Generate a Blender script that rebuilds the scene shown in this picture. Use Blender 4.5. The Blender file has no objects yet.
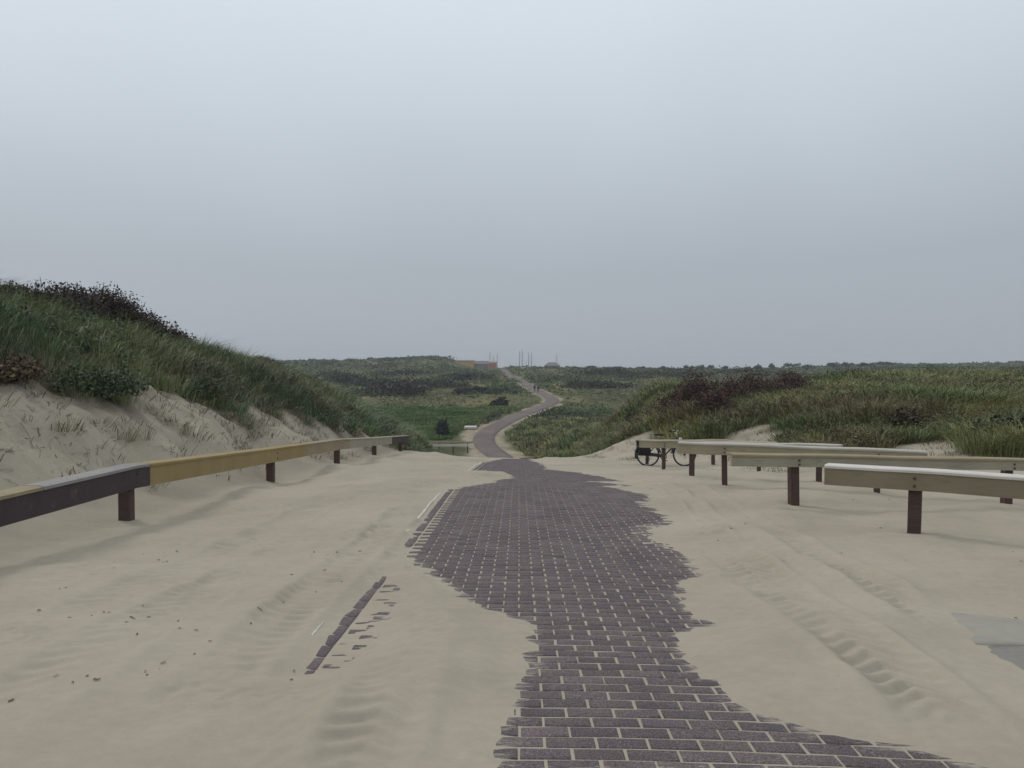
import bpy, bmesh, math, random
import numpy as np
from mathutils import Vector, Matrix

random.seed(7)
rng = np.random.default_rng(11)
scene = bpy.context.scene
COL = scene.collection
R = math.radians

# ------------------------------------------------------------------ camera, sky, sun, exposure
F_PX, VH, PX0 = 811.0, 364.0, 519.0          # focal length in pixels, horizon row, column of the road axis
EZ = 1.5                                     # eye height above z = 0
PITCH = math.atan((384 - VH) / F_PX)
YAW = math.atan((PX0 - 512) / F_PX)
cd = bpy.data.cameras.new('camera')
cam = bpy.data.objects.new('camera', cd)
COL.objects.link(cam)
cam.location = (0, 0, EZ)
cam.rotation_euler = (math.pi / 2 - PITCH, 0, YAW)
cd.sensor_width = 36
cd.lens = F_PX / 1024 * 36
cd.clip_start = 0.05
cd.clip_end = 9000
scene.camera = cam

world = bpy.data.worlds.new('World')
scene.world = world
world.use_nodes = True
wn, wl = world.node_tree.nodes, world.node_tree.links
wn.clear()
w_out = wn.new('ShaderNodeOutputWorld')
w_bg = wn.new('ShaderNodeBackground')
w_bg.inputs['Strength'].default_value = 0.1
w_sky = wn.new('ShaderNodeTexSky')
w_sky.sky_type = 'NISHITA'
w_sky.sun_disc = False
SUN_EL, SUN_AZ = 40, -50                      # degrees; azimuth from +Y towards +X
w_sky.sun_elevation = R(SUN_EL)
w_sky.sun_rotation = R(SUN_AZ)
w_sky.dust_density = 3.0
w_tc = wn.new('ShaderNodeTexCoord')
w_sep = wn.new('ShaderNodeSeparateXYZ')
wl.new(w_tc.outputs['Generated'], w_sep.inputs[0])
w_noise = wn.new('ShaderNodeTexNoise')        # very soft unevenness of the cloud layer
w_noise.inputs['Scale'].default_value = 1.6
w_noise.inputs['Detail'].default_value = 3
wl.new(w_tc.outputs['Generated'], w_noise.inputs['Vector'])
w_m = wn.new('ShaderNodeMath'); w_m.operation = 'MULTIPLY_ADD'
wl.new(w_noise.outputs['Fac'], w_m.inputs[0])
w_m.inputs[1].default_value = 0.16
w_m.inputs[2].default_value = -0.08
w_x = wn.new('ShaderNodeMath'); w_x.operation = 'MULTIPLY_ADD'      # the cloud is thinner to the left
wl.new(w_sep.outputs['X'], w_x.inputs[0])
w_x.inputs[1].default_value = -0.02
wl.new(w_m.outputs[0], w_x.inputs[2])
w_a = wn.new('ShaderNodeMath'); w_a.operation = 'ADD'
wl.new(w_sep.outputs['Z'], w_a.inputs[0])
wl.new(w_x.outputs[0], w_a.inputs[1])
w_ramp = wn.new('ShaderNodeValToRGB')
cr = w_ramp.color_ramp
def stop(p, c):
    e = cr.elements.new(p); e.color = (*c, 1)
cr.elements[0].position = 0.0;  cr.elements[0].color = (.375, .415, .468, 1)
cr.elements[1].position = 1.0;  cr.elements[1].color = (.93, .955, .98, 1)
stop(.12, (.398, .444, .496)); stop(.20, (.468, .526, .586)); stop(.30, (.572, .640, .702)); stop(.42, (.675, .750, .815)); stop(.62, (.82, .875, .925))
wl.new(w_a.outputs[0], w_ramp.inputs[0])
w_mul = wn.new('ShaderNodeVectorMath'); w_mul.operation = 'SCALE'
w_mul.inputs['Scale'].default_value = 10.0
wl.new(w_ramp.outputs[0], w_mul.inputs[0])
w_hsv = wn.new('ShaderNodeHueSaturation')
w_hsv.inputs['Saturation'].default_value = 0.3
wl.new(w_sky.outputs[0], w_hsv.inputs['Color'])
w_mix = wn.new('ShaderNodeMix'); w_mix.data_type = 'RGBA'
w_mix.inputs[0].default_value = 0.95
wl.new(w_hsv.outputs[0], w_mix.inputs[6])
wl.new(w_mul.outputs[0], w_mix.inputs[7])
wl.new(w_mix.outputs[2], w_bg.inputs['Color'])
wl.new(w_bg.outputs[0], w_out.inputs['Surface'])

sd_ = bpy.data.lights.new('sun', 'SUN')
sd_.energy = 1.0
sd_.angle = R(12)
sd_.color = (1.0, .96, .90)
sun = bpy.data.objects.new('sun', sd_)
COL.objects.link(sun)
dv = Vector((math.sin(R(SUN_AZ)) * math.cos(R(SUN_EL)), math.cos(R(SUN_AZ)) * math.cos(R(SUN_EL)), math.sin(R(SUN_EL))))
sun.rotation_euler = dv.to_track_quat('Z', 'Y').to_euler()
sun.location = (0, 0, 60)

vs = scene.view_settings
vs.view_transform = 'Standard'
vs.look = 'None'
vs.exposure = 0.0
vs.gamma = 1.0
vs.use_curve_mapping = False
scene.cycles.max_bounces = 5
scene.cycles.diffuse_bounces = 3
scene.cycles.volume_bounces = 0

# ------------------------------------------------------------------ helpers
def tag(o, label=None, cat=None, group=None, kind=None):
    if label: o['label'] = label
    if cat: o['category'] = cat
    if group: o['group'] = group
    if kind: o['kind'] = kind
    return o

def empty(name, loc, rz=0.0):
    o = bpy.data.objects.new(name, None)
    COL.objects.link(o)
    o.empty_display_size = 0.2
    o.location = loc
    o.rotation_euler = (0, 0, rz)
    return o

def np_mesh(name, V, polys, mats, parent=None, col=None, smooth=False, matidx=None):
    """polys: list of int arrays (n,3) or (n,4)"""
    me = bpy.data.meshes.new(name)
    V = np.asarray(V, dtype=np.float32)
    me.vertices.add(len(V))
    me.vertices.foreach_set('co', V.ravel())
    loops = np.concatenate([p.ravel() for p in polys]).astype(np.int32)
    tot = np.concatenate([np.full(len(p), p.shape[1]) for p in polys]).astype(np.int32)
    start = np.concatenate([[0], np.cumsum(tot)[:-1]]).astype(np.int32)
    me.loops.add(len(loops))
    me.loops.foreach_set('vertex_index', loops)
    me.polygons.add(len(tot))
    me.polygons.foreach_set('loop_start', start)
    me.polygons.foreach_set('loop_total', tot)
    if smooth:
        me.polygons.foreach_set('use_smooth', np.ones(len(tot), dtype=bool))
    for m in (mats if isinstance(mats, (list, tuple)) else [mats]):
        me.materials.append(m)
    if matidx is not None:
        me.polygons.foreach_set('material_index', np.asarray(matidx, dtype=np.int32))
    me.update(calc_edges=True)
    if col is not None:
        a = me.color_attributes.new('Col', 'FLOAT_COLOR', 'POINT')
        c4 = np.ones((len(V), 4), dtype=np.float32)
        col = np.asarray(col)
        c4[:, :col.shape[1]] = col
        a.data.foreach_set('color', c4.ravel())
    o = bpy.data.objects.new(name, me)
    COL.objects.link(o)
    if parent is not None: o.parent = parent
    return o

def bm_obj(name, bm, mat, parent=None, smooth=False):
    bmesh.ops.recalc_face_normals(bm, faces=bm.faces)
    me = bpy.data.meshes.new(name)
    bm.to_mesh(me); bm.free()
    me.materials.append(mat)
    if smooth:
        for p in me.polygons: p.use_smooth = True
    o = bpy.data.objects.new(name, me)
    COL.objects.link(o)
    if parent is not None: o.parent = parent
    return o

def add_box(bm, c, s, rot=None, bev=0.0):
    r = bmesh.ops.create_cube(bm, size=1.0)
    vs_ = r['verts']
    M = Matrix.Translation(Vector(c))
    if rot is not None: M = M @ rot.to_4x4()
    M = M @ Matrix.Diagonal((s[0], s[1], s[2], 1))
    bmesh.ops.transform(bm, matrix=M, verts=vs_)
    if bev > 0:
        es = list({e for v in vs_ for e in v.link_edges})
        bmesh.ops.bevel(bm, geom=es, offset=bev, segments=1, affect='EDGES', profile=.5)

def add_tube(bm, p0, p1, r0, r1=None, n=8, cap=True):
    p0, p1 = Vector(p0), Vector(p1)
    r1 = r0 if r1 is None else r1
    d = p1 - p0
    q = d.to_track_quat('Z', 'Y').to_matrix()
    ra, rb = [], []
    for i in range(n):
        a = 2 * math.pi * i / n
        u = q @ Vector((math.cos(a), math.sin(a), 0))
        ra.append(bm.verts.new(p0 + u * r0)); rb.append(bm.verts.new(p1 + u * r1))
    for i in range(n):
        j = (i + 1) % n
        bm.faces.new((ra[i], ra[j], rb[j], rb[i]))
    if cap:
        bm.faces.new(ra[::-1]); bm.faces.new(rb)

def add_torus(bm, c, Rr, r, n=32, m=8, a0=0.0, a1=2 * math.pi):
    """ring in the local XZ plane"""
    c = Vector(c); full = abs(a1 - a0 - 2 * math.pi) < 1e-4
    rings = []
    for i in range(n if full else n + 1):
        a = a0 + (a1 - a0) * i / n
        e = Vector((math.cos(a), 0, math.sin(a)))
        ring = []
        for k in range(m):
            b = 2 * math.pi * k / m
            ring.append(bm.verts.new(c + e * (Rr + r * math.cos(b)) + Vector((0, r * math.sin(b), 0))))
        rings.append(ring)
    for i in range(len(rings) if full else len(rings) - 1):
        A, B = rings[i], rings[(i + 1) % len(rings)]
        for k in range(m):
            bm.faces.new((A[k], A[(k + 1) % m], B[(k + 1) % m], B[k]))

# --- gradient noise in numpy
_perm = np.random.default_rng(3).permutation(256)
_perm = np.concatenate([_perm, _perm])
_ang = np.random.default_rng(4).uniform(0, 2 * np.pi, 256)
_gx, _gy = np.cos(_ang), np.sin(_ang)
def pnoise(x, y):
    xi, yi = np.floor(x).astype(np.int64), np.floor(y).astype(np.int64)
    xf, yf = x - xi, y - yi
    xi &= 255; yi &= 255
    u = xf * xf * xf * (xf * (xf * 6 - 15) + 10)
    v = yf * yf * yf * (yf * (yf * 6 - 15) + 10)
    def g(ix, iy, fx, fy):
        h = _perm[_perm[ix & 255] + (iy & 255)]
        return _gx[h] * fx + _gy[h] * fy
    a = g(xi, yi, xf, yf); b = g(xi + 1, yi, xf - 1, yf)
    c = g(xi, yi + 1, xf, yf - 1); d = g(xi + 1, yi + 1, xf - 1, yf - 1)
    return (a + u * (b - a)) * (1 - v) + (c + u * (d - c)) * v
def fbm(x, y, wl_, oct_=3, seed=0.0, gain=.5):
    x = np.asarray(x, float); y = np.asarray(y, float)
    s = np.zeros(np.broadcast(x, y).shape); a, f = 1.0, 1.0 / wl_
    for k in range(oct_):
        s = s + a * pnoise(x * f + seed * 7.31 + k * 19.7, y * f - seed * 3.17 + k * 5.3)
        a *= gain; f *= 2.03
    return s * 1.5
def sstep(a, b, x):
    t = np.clip((np.asarray(x, float) - a) / (b - a), 0, 1)
    return t * t * (3 - 2 * t)

# ------------------------------------------------------------------ terrain functions (eye-relative heights, +EZ at the end)
def _table(ys, zs, sig=.03):
    u = np.arange(math.log(2.0), math.log(4400.0), .002)
    y = np.exp(u) - 20.0
    z = np.interp(y, ys, zs)
    k = np.exp(-.5 * (np.arange(-60, 61) * .002 / sig) ** 2); k /= k.sum()
    zp = np.concatenate([np.full(60, z[0]), z, np.full(60, z[-1])])
    lin = (zs[1] - zs[0]) / (ys[1] - ys[0])
    z2 = np.convolve(zp, k, 'valid')
    return y, z2
_yr = [-18, 0, 4.5, 6.8, 8.0, 12.5, 14.5, 31, 34, 60, 76, 86, 96, 104, 116, 130, 150, 200, 250, 330, 450, 600, 1000, 4000]
_zrv = [-.675, -1.40, -1.583, -1.715, -1.785, -1.975, -2.10, -3.60, -4.0, -7.9, -10.2, -10.6, -10.15, -9.55, -8.85, -8.3, -7.7, -6.7, -5.6, -4.3, -3.4, -4.5, -9.0, -26]
TY, TZ = _table(_yr, _zrv)
def zr(y): return np.interp(y, TY, TZ)
CY, CZ = _table([-18, 0, 10, 18.8, 23, 30, 42, 50, 60, 75, 4000], [2.3, 2.0, 1.72, 1.32, 1.02, .35, -.6, -1.7, -4.6, -9, -9])
def zc(y): return np.interp(y, CY, CZ)
_ss = np.arange(-2, 60, .05)
_rho = np.interp(_ss, [-2, 0, .8, 1.7, 2.4, 4.2, 7.2, 10, 20, 60], [0, 0, .12, .33, .43, .71, .98, 1.0, .85, .8])
_k = np.exp(-.5 * (np.arange(-20, 21) * .05 / .35) ** 2); _k /= _k.sum()
_rho = np.convolve(np.concatenate([np.zeros(20), _rho, np.full(20, .8)]), _k, 'valid')
def rho(s): return np.interp(s, _ss, _rho)
# road in the valley: y -> x of its middle
RY = [0, 30, 60, 82, 90, 97, 104, 110, 116, 130, 144, 155, 168, 180, 200, 250, 330, 450, 700]
RX = [0.55, .45, -.3, -1.0, -1.9, -3.9, -4.7, -4.2, -3.1, -.1, 3.6, 6.2, 7.0, 6.3, 4.5, 1.2, -4.5, -8.9, -12]
_fy = np.arange(0, 700, .5)
_fx = np.interp(_fy, RY, RX)
for _ in range(3):
    _fx = np.convolve(np.concatenate([np.full(4, _fx[0]), _fx, np.full(4, _fx[-1])]), np.ones(9) / 9, 'valid')
def xroad(y): return np.interp(y, _fy, _fx)

HPX = [-600, 0, 290, 350, 400, 430, 450, 472, 500, 520, 560, 640, 700, 760, 820, 900, 1024, 1400]
HZ = [2.5, 2.0, 1.2, 1.6, 2.6, 3.6, 2.4, -2.0, -2.6, -2.9, -3.3, -4.0, -5.0, -4.8, -3.0, -1.0, 0, 1.0]
def Z0(x, y):
    """large shape of the ground, eye-relative"""
    x = np.asarray(x, float); y = np.asarray(y, float)
    b = zr(y)
    near = 1 - sstep(26, 40, y)
    xc = np.clip(x, -2.4, 2.2)
    b = b - near * np.where(xc > 0, .016, .006) * xc * xc
    # right-hand plateau
    toe = np.where(y < 31, 2.0 + (31 - y) * .33, np.interp(y, [31, 40, 60, 80, 100], [2.0, 2.6, 2.5, 2.4, 2.2]) + np.where(y > 60, xroad(y) + .6, 0) * sstep(60, 95, y))
    W = np.interp(y, [0, 31, 45, 70, 100, 130, 170], [6, 5, 7, 10, 14, 20, 26])
    plat = np.interp(y, [0, 14, 22, 36, 60, 100, 160, 260, 420, 800], [-1.7, -1.9, -2.2, -2.05, -1.9, -1.7, -1.8, -2.4, -3.2, -5.5])
    ang = x / np.maximum(y, 1)
    plat = plat - .55 * (1 - sstep(.2, .45, ang)) * sstep(38, 60, y)
    w = sstep(0, 1, (x + .6 * fbm(x, y, 9, 2, 5) - toe) / W)
    w = w * (1 - sstep(62, 120, y) * (1 - sstep(.24, .52, ang)))
    z = b + (plat - b) * w
    # bump of the right-hand dune front
    z = z + .55 * sstep(18, 30, y + .5 * (x - 8)) * sstep(7, 14, x) * (1 - sstep(60, 120, y)) * (1 + .8 * fbm(x, y, 16, 2, 2))
    # left dune
    s = -x - 4.8 + .45 * fbm(x, y, 5.0, 3, 1)
    rr = rho(s) * (1 - sstep(58, 80, y))
    z = z + (np.maximum(zc(y), zr(y)) - z) * np.where(x < 0, rr, 0)
    # distant hills
    pxa = PX0 + F_PX * ang
    hz = np.interp(pxa, HPX, HZ)
    hw = sstep(300, 500, y) * (1 - sstep(560, 760, y))
    z = z + (hz - z) * hw
    # harbour basin behind the low part of the skyline
    basin = sstep(560, 620, y) * sstep(-.10, -.05, ang) * (1 - sstep(.05, .12, ang))
    z = z - basin * 9.0
    # undulation
    free = sstep(3.2, 11, np.abs(x - xroad(y)))
    z = z + free * (.42 * sstep(36, 62, y) * fbm(x, y, 11, 3, 3) + 1.0 * sstep(110, 190, y) * fbm(x, y, 46, 3, 4) + .9 * sstep(250, 400, y) * (1 - .6 * sstep(470, 560, y)) * fbm(x, y * .6, 90, 2, 6))
    return z
def Zw(x, y): return Z0(x, y) + EZ

def ray(px, v):
    a, b = (px - 512) / F_PX, -(v - 384) / F_PX
    d = (a, math.cos(PITCH) + b * math.sin(PITCH), -math.sin(PITCH) + b * math.cos(PITCH))
    return (d[0] * math.cos(YAW) - d[1] * math.sin(YAW), d[0] * math.sin(YAW) + d[1] * math.cos(YAW), d[2])
_ys = np.exp(np.linspace(math.log(2.0), math.log(900), 2600))
def ground(px, v, fn=None):
    """first point of the ground seen at a pixel of the photograph"""
    dx, dy, dz = ray(px, v)
    t = _ys / dy
    zz = (fn or Z0)(dx * t, _ys)
    below = np.nonzero(dz * t <= zz)[0]
    i = below[0] if len(below) else len(t) - 1
    return dx * t[i], _ys[i]
def at(px, y): return (px - PX0) / F_PX * y

# ------------------------------------------------------------------ where the paving is swept bare (outline measured on the ground)
def road_only(x, y):
    xc = np.clip(x, -2.4, 2.2)
    return zr(y) - np.where(xc > 0, .016, .006) * xc * xc
_main = [(495, 775), (500, 735), (506, 718), (516, 700), (522, 680), (528, 660), (531, 642), (527, 632), (518, 623), (500, 617), (480, 608), (462, 596),
         (445, 585), (430, 572), (415, 560), (402, 549), (405, 542), (415, 525), (428, 508), (438, 496), (450, 490), (470, 486.5), (490, 482.5), (505, 478),
         (513, 475.6), (500, 474.2), (480, 473), (458, 471), (466, 465), (490, 461.5), (500, 459), (512, 456.6), (530, 459.5), (540, 463), (546, 466), (548, 469.5), (578, 472.5), (602, 476.5), (624, 482),
         (592, 481.6), (636, 486), (604, 486), (642, 494), (654, 499), (640, 503), (660, 512), (674, 522), (685, 540), (692, 556), (686, 562), (699, 577), (680, 590), (682, 604), (710, 626), (680, 636),
         (684, 658), (724, 686), (734, 704), (812, 731), (957, 761), (1040, 782)]
_strip = [(300, 676), (334, 673), (360, 656), (382, 632), (396, 610), (400, 588), (384, 576), (366, 591), (338, 624), (316, 652)]
def to_ground(poly): return np.array([ground(p, v, road_only) for p, v in poly])
POLY_MAIN = to_ground(_main)
_cut = [i for i, q in enumerate(_main) if q[1] == 456.6][0]
POLY_MAIN = np.concatenate([POLY_MAIN[:_cut], [(-.75, 29.5), (-.6, 33.5), (.75, 33.5), (.65, 29.5)], POLY_MAIN[_cut + 1:]])
POLY_STRIP = to_ground(_strip)
POLY_SLAB = np.array([(2.98, 5.72), (2.78, 5.1), (2.62, 4.75), (2.66, 4.2), (2.9, 3.6), (4.2, 3.6), (4.5, 4.2), (4.4, 4.9), (3.9, 5.2)])
def sdf(x, y, P):
    d2 = np.full(x.shape, 1e9); inside = np.zeros(x.shape, bool)
    n = len(P)
    for i in range(n):
        x0, y0 = P[i]; x1, y1 = P[(i + 1) % n]
        ex, ey = x1 - x0, y1 - y0
        t = np.clip(((x - x0) * ex + (y - y0) * ey) / (ex * ex + ey * ey + 1e-12), 0, 1)
        d2 = np.minimum(d2, (x - x0 - t * ex) ** 2 + (y - y0 - t * ey) ** 2)
        c = ((y0 > y) != (y1 > y)) & (x < (x1 - x0) * (y - y0) / (y1 - y0 + 1e-12) + x0)
        inside ^= c
    return np.where(inside, -1, 1) * np.sqrt(d2)

POSTFIX = [(3.53, 22.3, 0.12), (5.34, 22.3, 0.093), (3.43, 19.2, 0.054), (5.62, 19, -0.008), (3.52, 16.5, 0.005), (5.51, 14.9, -0.076), (3.45, 13.6, 0.047), (5.69, 12.9, -0.022), (3.76, 11.1, -0.033), (7.02, 11.7, -0.147), (4.39, 9, -0.125), (-4.44, 9.1, -0.026), (-4.62, 15, -0.125), (-4.6, 20.4, 0.075), (-4.66, 26, 0.166), (-4.55, 31, 0.27), (4.2, 21.5, -0.131)]
def sand_z(x, y):
    """the blown sand on top of Z0"""
    x = np.asarray(x, float); y = np.asarray(y, float)
    sh = x.shape
    xf, yf = x.ravel(), y.ravel()
    z = Z0(xf, yf)
    off = np.full(xf.shape, .085)
    m = (np.abs(xf) < 7) & (yf < 36)
    xm, ym = xf[m], yf[m]
    fing = .10 * fbm(xm / 2.6, ym, .16, 2, 8) + .10 * fbm(xm, ym, .55, 2, 9)
    s1 = sdf(xm, ym, POLY_MAIN) + fing * np.clip((ym - 2.4) / 4, .22, 1.4)
    s2 = sdf(xm, ym, POLY_STRIP) + .012
    s3 = sdf(xm, ym, POLY_SLAB) + .18 * fing
    d = np.minimum(np.minimum(s1, s2), s3)
    o = np.where(d < 0, np.maximum(d * .07, -.0046 - .0016 * sstep(5.0, 9.5, ym)), .085 * (1 - np.exp(-np.maximum(d, 0) / .75)))
    st_ = np.where(xm < -1.043, np.maximum(s2 * .25, -.006), -.0000 + .0032 * fbm(xm / 3.2, ym, .06, 2, 12) + np.clip((xm + .98) * .010, 0, .02))
    o = np.where((s2 < 0) & (s1 > .12), st_, o)
    o = np.where((s3 < 0) & (s1 > .2), np.maximum(s3 * .06 + .0015 * fbm(xm, ym, .3, 3, 26), -.014), o)
    cov = sstep(.02, .5, d)
    covn = sstep(.0, .12, d)
    # soft relief and footprints
    o = o + cov * (.055 * fbm(xm, ym, 1.7, 3, 13) + .016 * fbm(xm, ym, .42, 2, 14)) + covn * .020 * np.clip(fbm(xm, ym, .9, 2, 27) - .12, 0, .5) * np.where(xm < 0, 1.6, .7) * fbm(xm, ym, .085, 3, 28) + covn * .0018 * fbm(xm * 1.0, ym, .13, 2, 15)
    # wheel tracks with tread marks
    for xc, wd, y0, y1, dep, per, tilt in ((1.93, .21, 3.2, 17, .045, .15, .9), (2.75, .17, 5.0, 17, .030, .14, .8), (-1.47, .17, 3.6, 12, .034, .14, -.5), (-.60, .17, 2.5, 5.8, .034, .15, .7),
                                           (-1.03, .22, 2.3, 4.3, .040, .17, -1.2), (-2.25, .2, 3.0, 9, .024, .16, .9), (-2.75, .2, 4.5, 15, .022, .16, .8)):
        xx = xm - xc - .05 * fbm(ym * 0, ym, 3.0, 1, 16) - .010 * (ym - 5)
        prof = np.exp(-(xx / wd) ** 6)
        fade = sstep(y0, y0 + .8, ym) * (1 - sstep(y1 - 4, y1, ym)) * sstep(.04, .25, d) * (.45 + .8 * np.clip(fbm(xm, ym, 1.3, 2, 17) + .4, 0, 1))
        lug = np.sin(2 * np.pi * (ym + tilt * np.abs(xx)) / per + 1.2 * fbm(xm, ym, .5, 2, 25))
        lug = np.sign(lug) * np.abs(lug) ** .6
        o = o + fade * (-dep * .7 * prof + dep * .42 * prof * lug + dep * .7 * (np.exp(-((np.abs(xx) - wd * 1.3) / .06) ** 2)))
    o = np.where((d > .16) & ~((s2 < .05) & (s1 > .12)), np.maximum(o, .012), o)
    off[m] = o
    m2 = ~m
    off[m2] = .085 + .05 * fbm(xf[m2], yf[m2], 1.7, 3, 13) + .015 * fbm(xf[m2], yf[m2], .42, 2, 14)
    # rough, slumping bank on the left
    bank = sstep(.2, 1.2, -xf - 4.9) * (1 - sstep(30, 45, yf))
    off = off + bank * (.16 * fbm(xf, yf, 1.3, 4, 18) + .10 * np.abs(fbm(xf, yf, .55, 3, 19)) + .055 * fbm(xf, yf, .22, 2, 20) + .02 * fbm(xf, yf, .09, 2, 29))
    # heaps round the left guard rail and a hollow by the nearest right barrier
    for hx, hy, hr, hh in ((-4.0, 18.2, .6, .10), (-4.1, 23.6, .8, .14), (-3.7, 28.0, .9, .14), (-3.5, 15.6, .6, .12), (3.3, 10.2, .5, .09), (2.8, 8.6, .9, .08)):
        off = off + hh * np.exp(-((xf - hx) ** 2 + (yf - hy) ** 2) / hr ** 2)
    # measured feet of the posts
    num = np.zeros_like(off); den = np.full(off.shape, .25)
    for hx, hy, dz in POSTFIX:
        w_ = np.exp(-((xf - hx) ** 2 + (yf - hy) ** 2) / 1.5 ** 2)
        num += w_ * dz; den += w_
    off = off + num / den * sstep(2.3, 3.3, np.abs(xf))
    fadeo = 1 - sstep(36, 44, yf)
    return (z + off * fadeo).reshape(sh)
def S(x, y): return float(sand_z(np.array([float(x)]), np.array([float(y)]))[0]) + EZ

# ------------------------------------------------------------------ plant cover masks
SV_Y = [-10, 8, 12, 18, 26, 32, 36, 40]
SV_S = [2.7, 2.45, 2.05, 1.75, 1.15, .4, -.3, -.6]
def veg_mask(x, y):
    """>0 where plants cover the ground"""
    s = -x - 4.8 + .45 * fbm(x, y, 5.0, 3, 1)
    nz = fbm(x, y, 2.6, 3, 21)
    left = (s - np.interp(y, SV_Y, SV_S)) + .75 * nz
    right = (y - np.interp(x, [1.5, 2.5, 4.6, 6.4, 11, 20], [40, 36, 31, 24.5, 18.5, 13])) * .35 + 1.5 * fbm(x, y, 4.5, 3, 22) + .1
    far = np.where(y > 36, (np.abs(x - xroad(y)) - 3.0 + .9 * fbm(x, y, 5, 2, 23)) * .8, -9.0)
    m = np.where(x < -4, left, np.where(x > 1.5, right, -9.0))
    m = np.where((y > 30) & (x > -4) & (x <= 1.5), far, m)
    return np.where(y > 40, far, m)

# ------------------------------------------------------------------ materials
MATS = {}
def new_mat(name, rough=.85, spec=.2):
    m = bpy.data.materials.new(name)
    m.use_nodes = True
    b = m.node_tree.nodes['Principled BSDF']
    b.inputs['Roughness'].default_value = rough
    b.inputs['Specular IOR Level'].default_value = spec
    return m, m.node_tree.nodes, m.node_tree.links, b

def noise_node(N, L, scale, detail=4, rough=.6, coord='Object', vec=None, stretch=None):
    t = N.new('ShaderNodeTexNoise')
    t.inputs['Scale'].default_value = scale
    t.inputs['Detail'].default_value = detail
    t.inputs['Roughness'].default_value = rough
    if vec is None:
        tc = N.new('ShaderNodeTexCoord'); vec = tc.outputs[coord]
    if stretch:
        mp = N.new('ShaderNodeMapping'); mp.inputs['Scale'].default_value = stretch
        L.new(vec, mp.inputs[0]); vec = mp.outputs[0]
    L.new(vec, t.inputs['Vector'])
    return t

def ramp(N, L, src, stops):
    r = N.new('ShaderNodeValToRGB')
    e = r.color_ramp.elements
    e[0].position, e[0].color = stops[0][0], (*stops[0][1], 1)
    e[1].position, e[1].color = stops[-1][0], (*stops[-1][1], 1)
    for p, c in stops[1:-1]:
        k = e.new(p); k.color = (*c, 1)
    L.new(src, r.inputs[0])
    return r

def bump(N, L, src, b, strength=.4, dist=.01, prev=None):
    n = N.new('ShaderNodeBump')
    n.inputs['Strength'].default_value = strength
    n.inputs['Distance'].default_value = dist
    L.new(src, n.inputs['Height'])
    if prev is not None: L.new(prev.outputs[0], n.inputs['Normal'])
    L.new(n.outputs[0], b.inputs['Normal'])
    return n

def mixc(N, L, fac, a, b, mode='MIX'):
    m = N.new('ShaderNodeMix'); m.data_type = 'RGBA'; m.blend_type = mode
    for sock, v in ((0, fac), (6, a), (7, b)):
        if hasattr(v, 'links'): L.new(v, m.inputs[sock])
        elif isinstance(v, (int, float)): m.inputs[sock].default_value = v
        else: m.inputs[sock].default_value = (*v, 1)
    return m.outputs[2]

def wood(name, c0, c1, c2, rough=.8, wear=None):
    m, N, L, b = new_mat(name, rough, .25)
    g = noise_node(N, L, 5.0, 7, .7, stretch=(.8, 14, 26))
    r = ramp(N, L, g.outputs['Fac'], [(.25, c0), (.5, c1), (.75, c2)])
    out = r.outputs[0]
    st = noise_node(N, L, 2.2, 5, .6)
    r2 = ramp(N, L, st.outputs['Fac'], [(.3, (.84, .83, .82)), (.7, (1.07, 1.06, 1.05))])
    out = mixc(N, L, .8, out, r2.outputs[0], 'MULTIPLY')
    if wear:
        sp = noise_node(N, L, 9, 5, .7, stretch=(.35, 1, 1))
        r3 = ramp(N, L, sp.outputs['Fac'], [(.58, (0, 0, 0)), (.72, (.8, .8, .8))])
        out = mixc(N, L, r3.outputs[0], out, wear)
    L.new(out, b.inputs['Base Color'])
    bump(N, L, g.outputs['Fac'], b, .5, .006)
    return m

def plain(name, c, rough=.6, spec=.3, var=.25, scale=6, metal=0.0):
    m, N, L, b = new_mat(name, rough, spec)
    n = noise_node(N, L, scale, 4)
    r = ramp(N, L, n.outputs['Fac'], [(.3, tuple(v * (1 - var) for v in c)), (.7, tuple(v * (1 + var) for v in c))])
    L.new(r.outputs[0], b.inputs['Base Color'])
    b.inputs['Metallic'].default_value = metal
    return m

def leafmat(name, rough=.7):
    m, N, L, b = new_mat(name, rough, .15)
    a = N.new('ShaderNodeVertexColor'); a.layer_name = 'Col'
    L.new(a.outputs['Color'], b.inputs['Base Color'])
    return m

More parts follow.
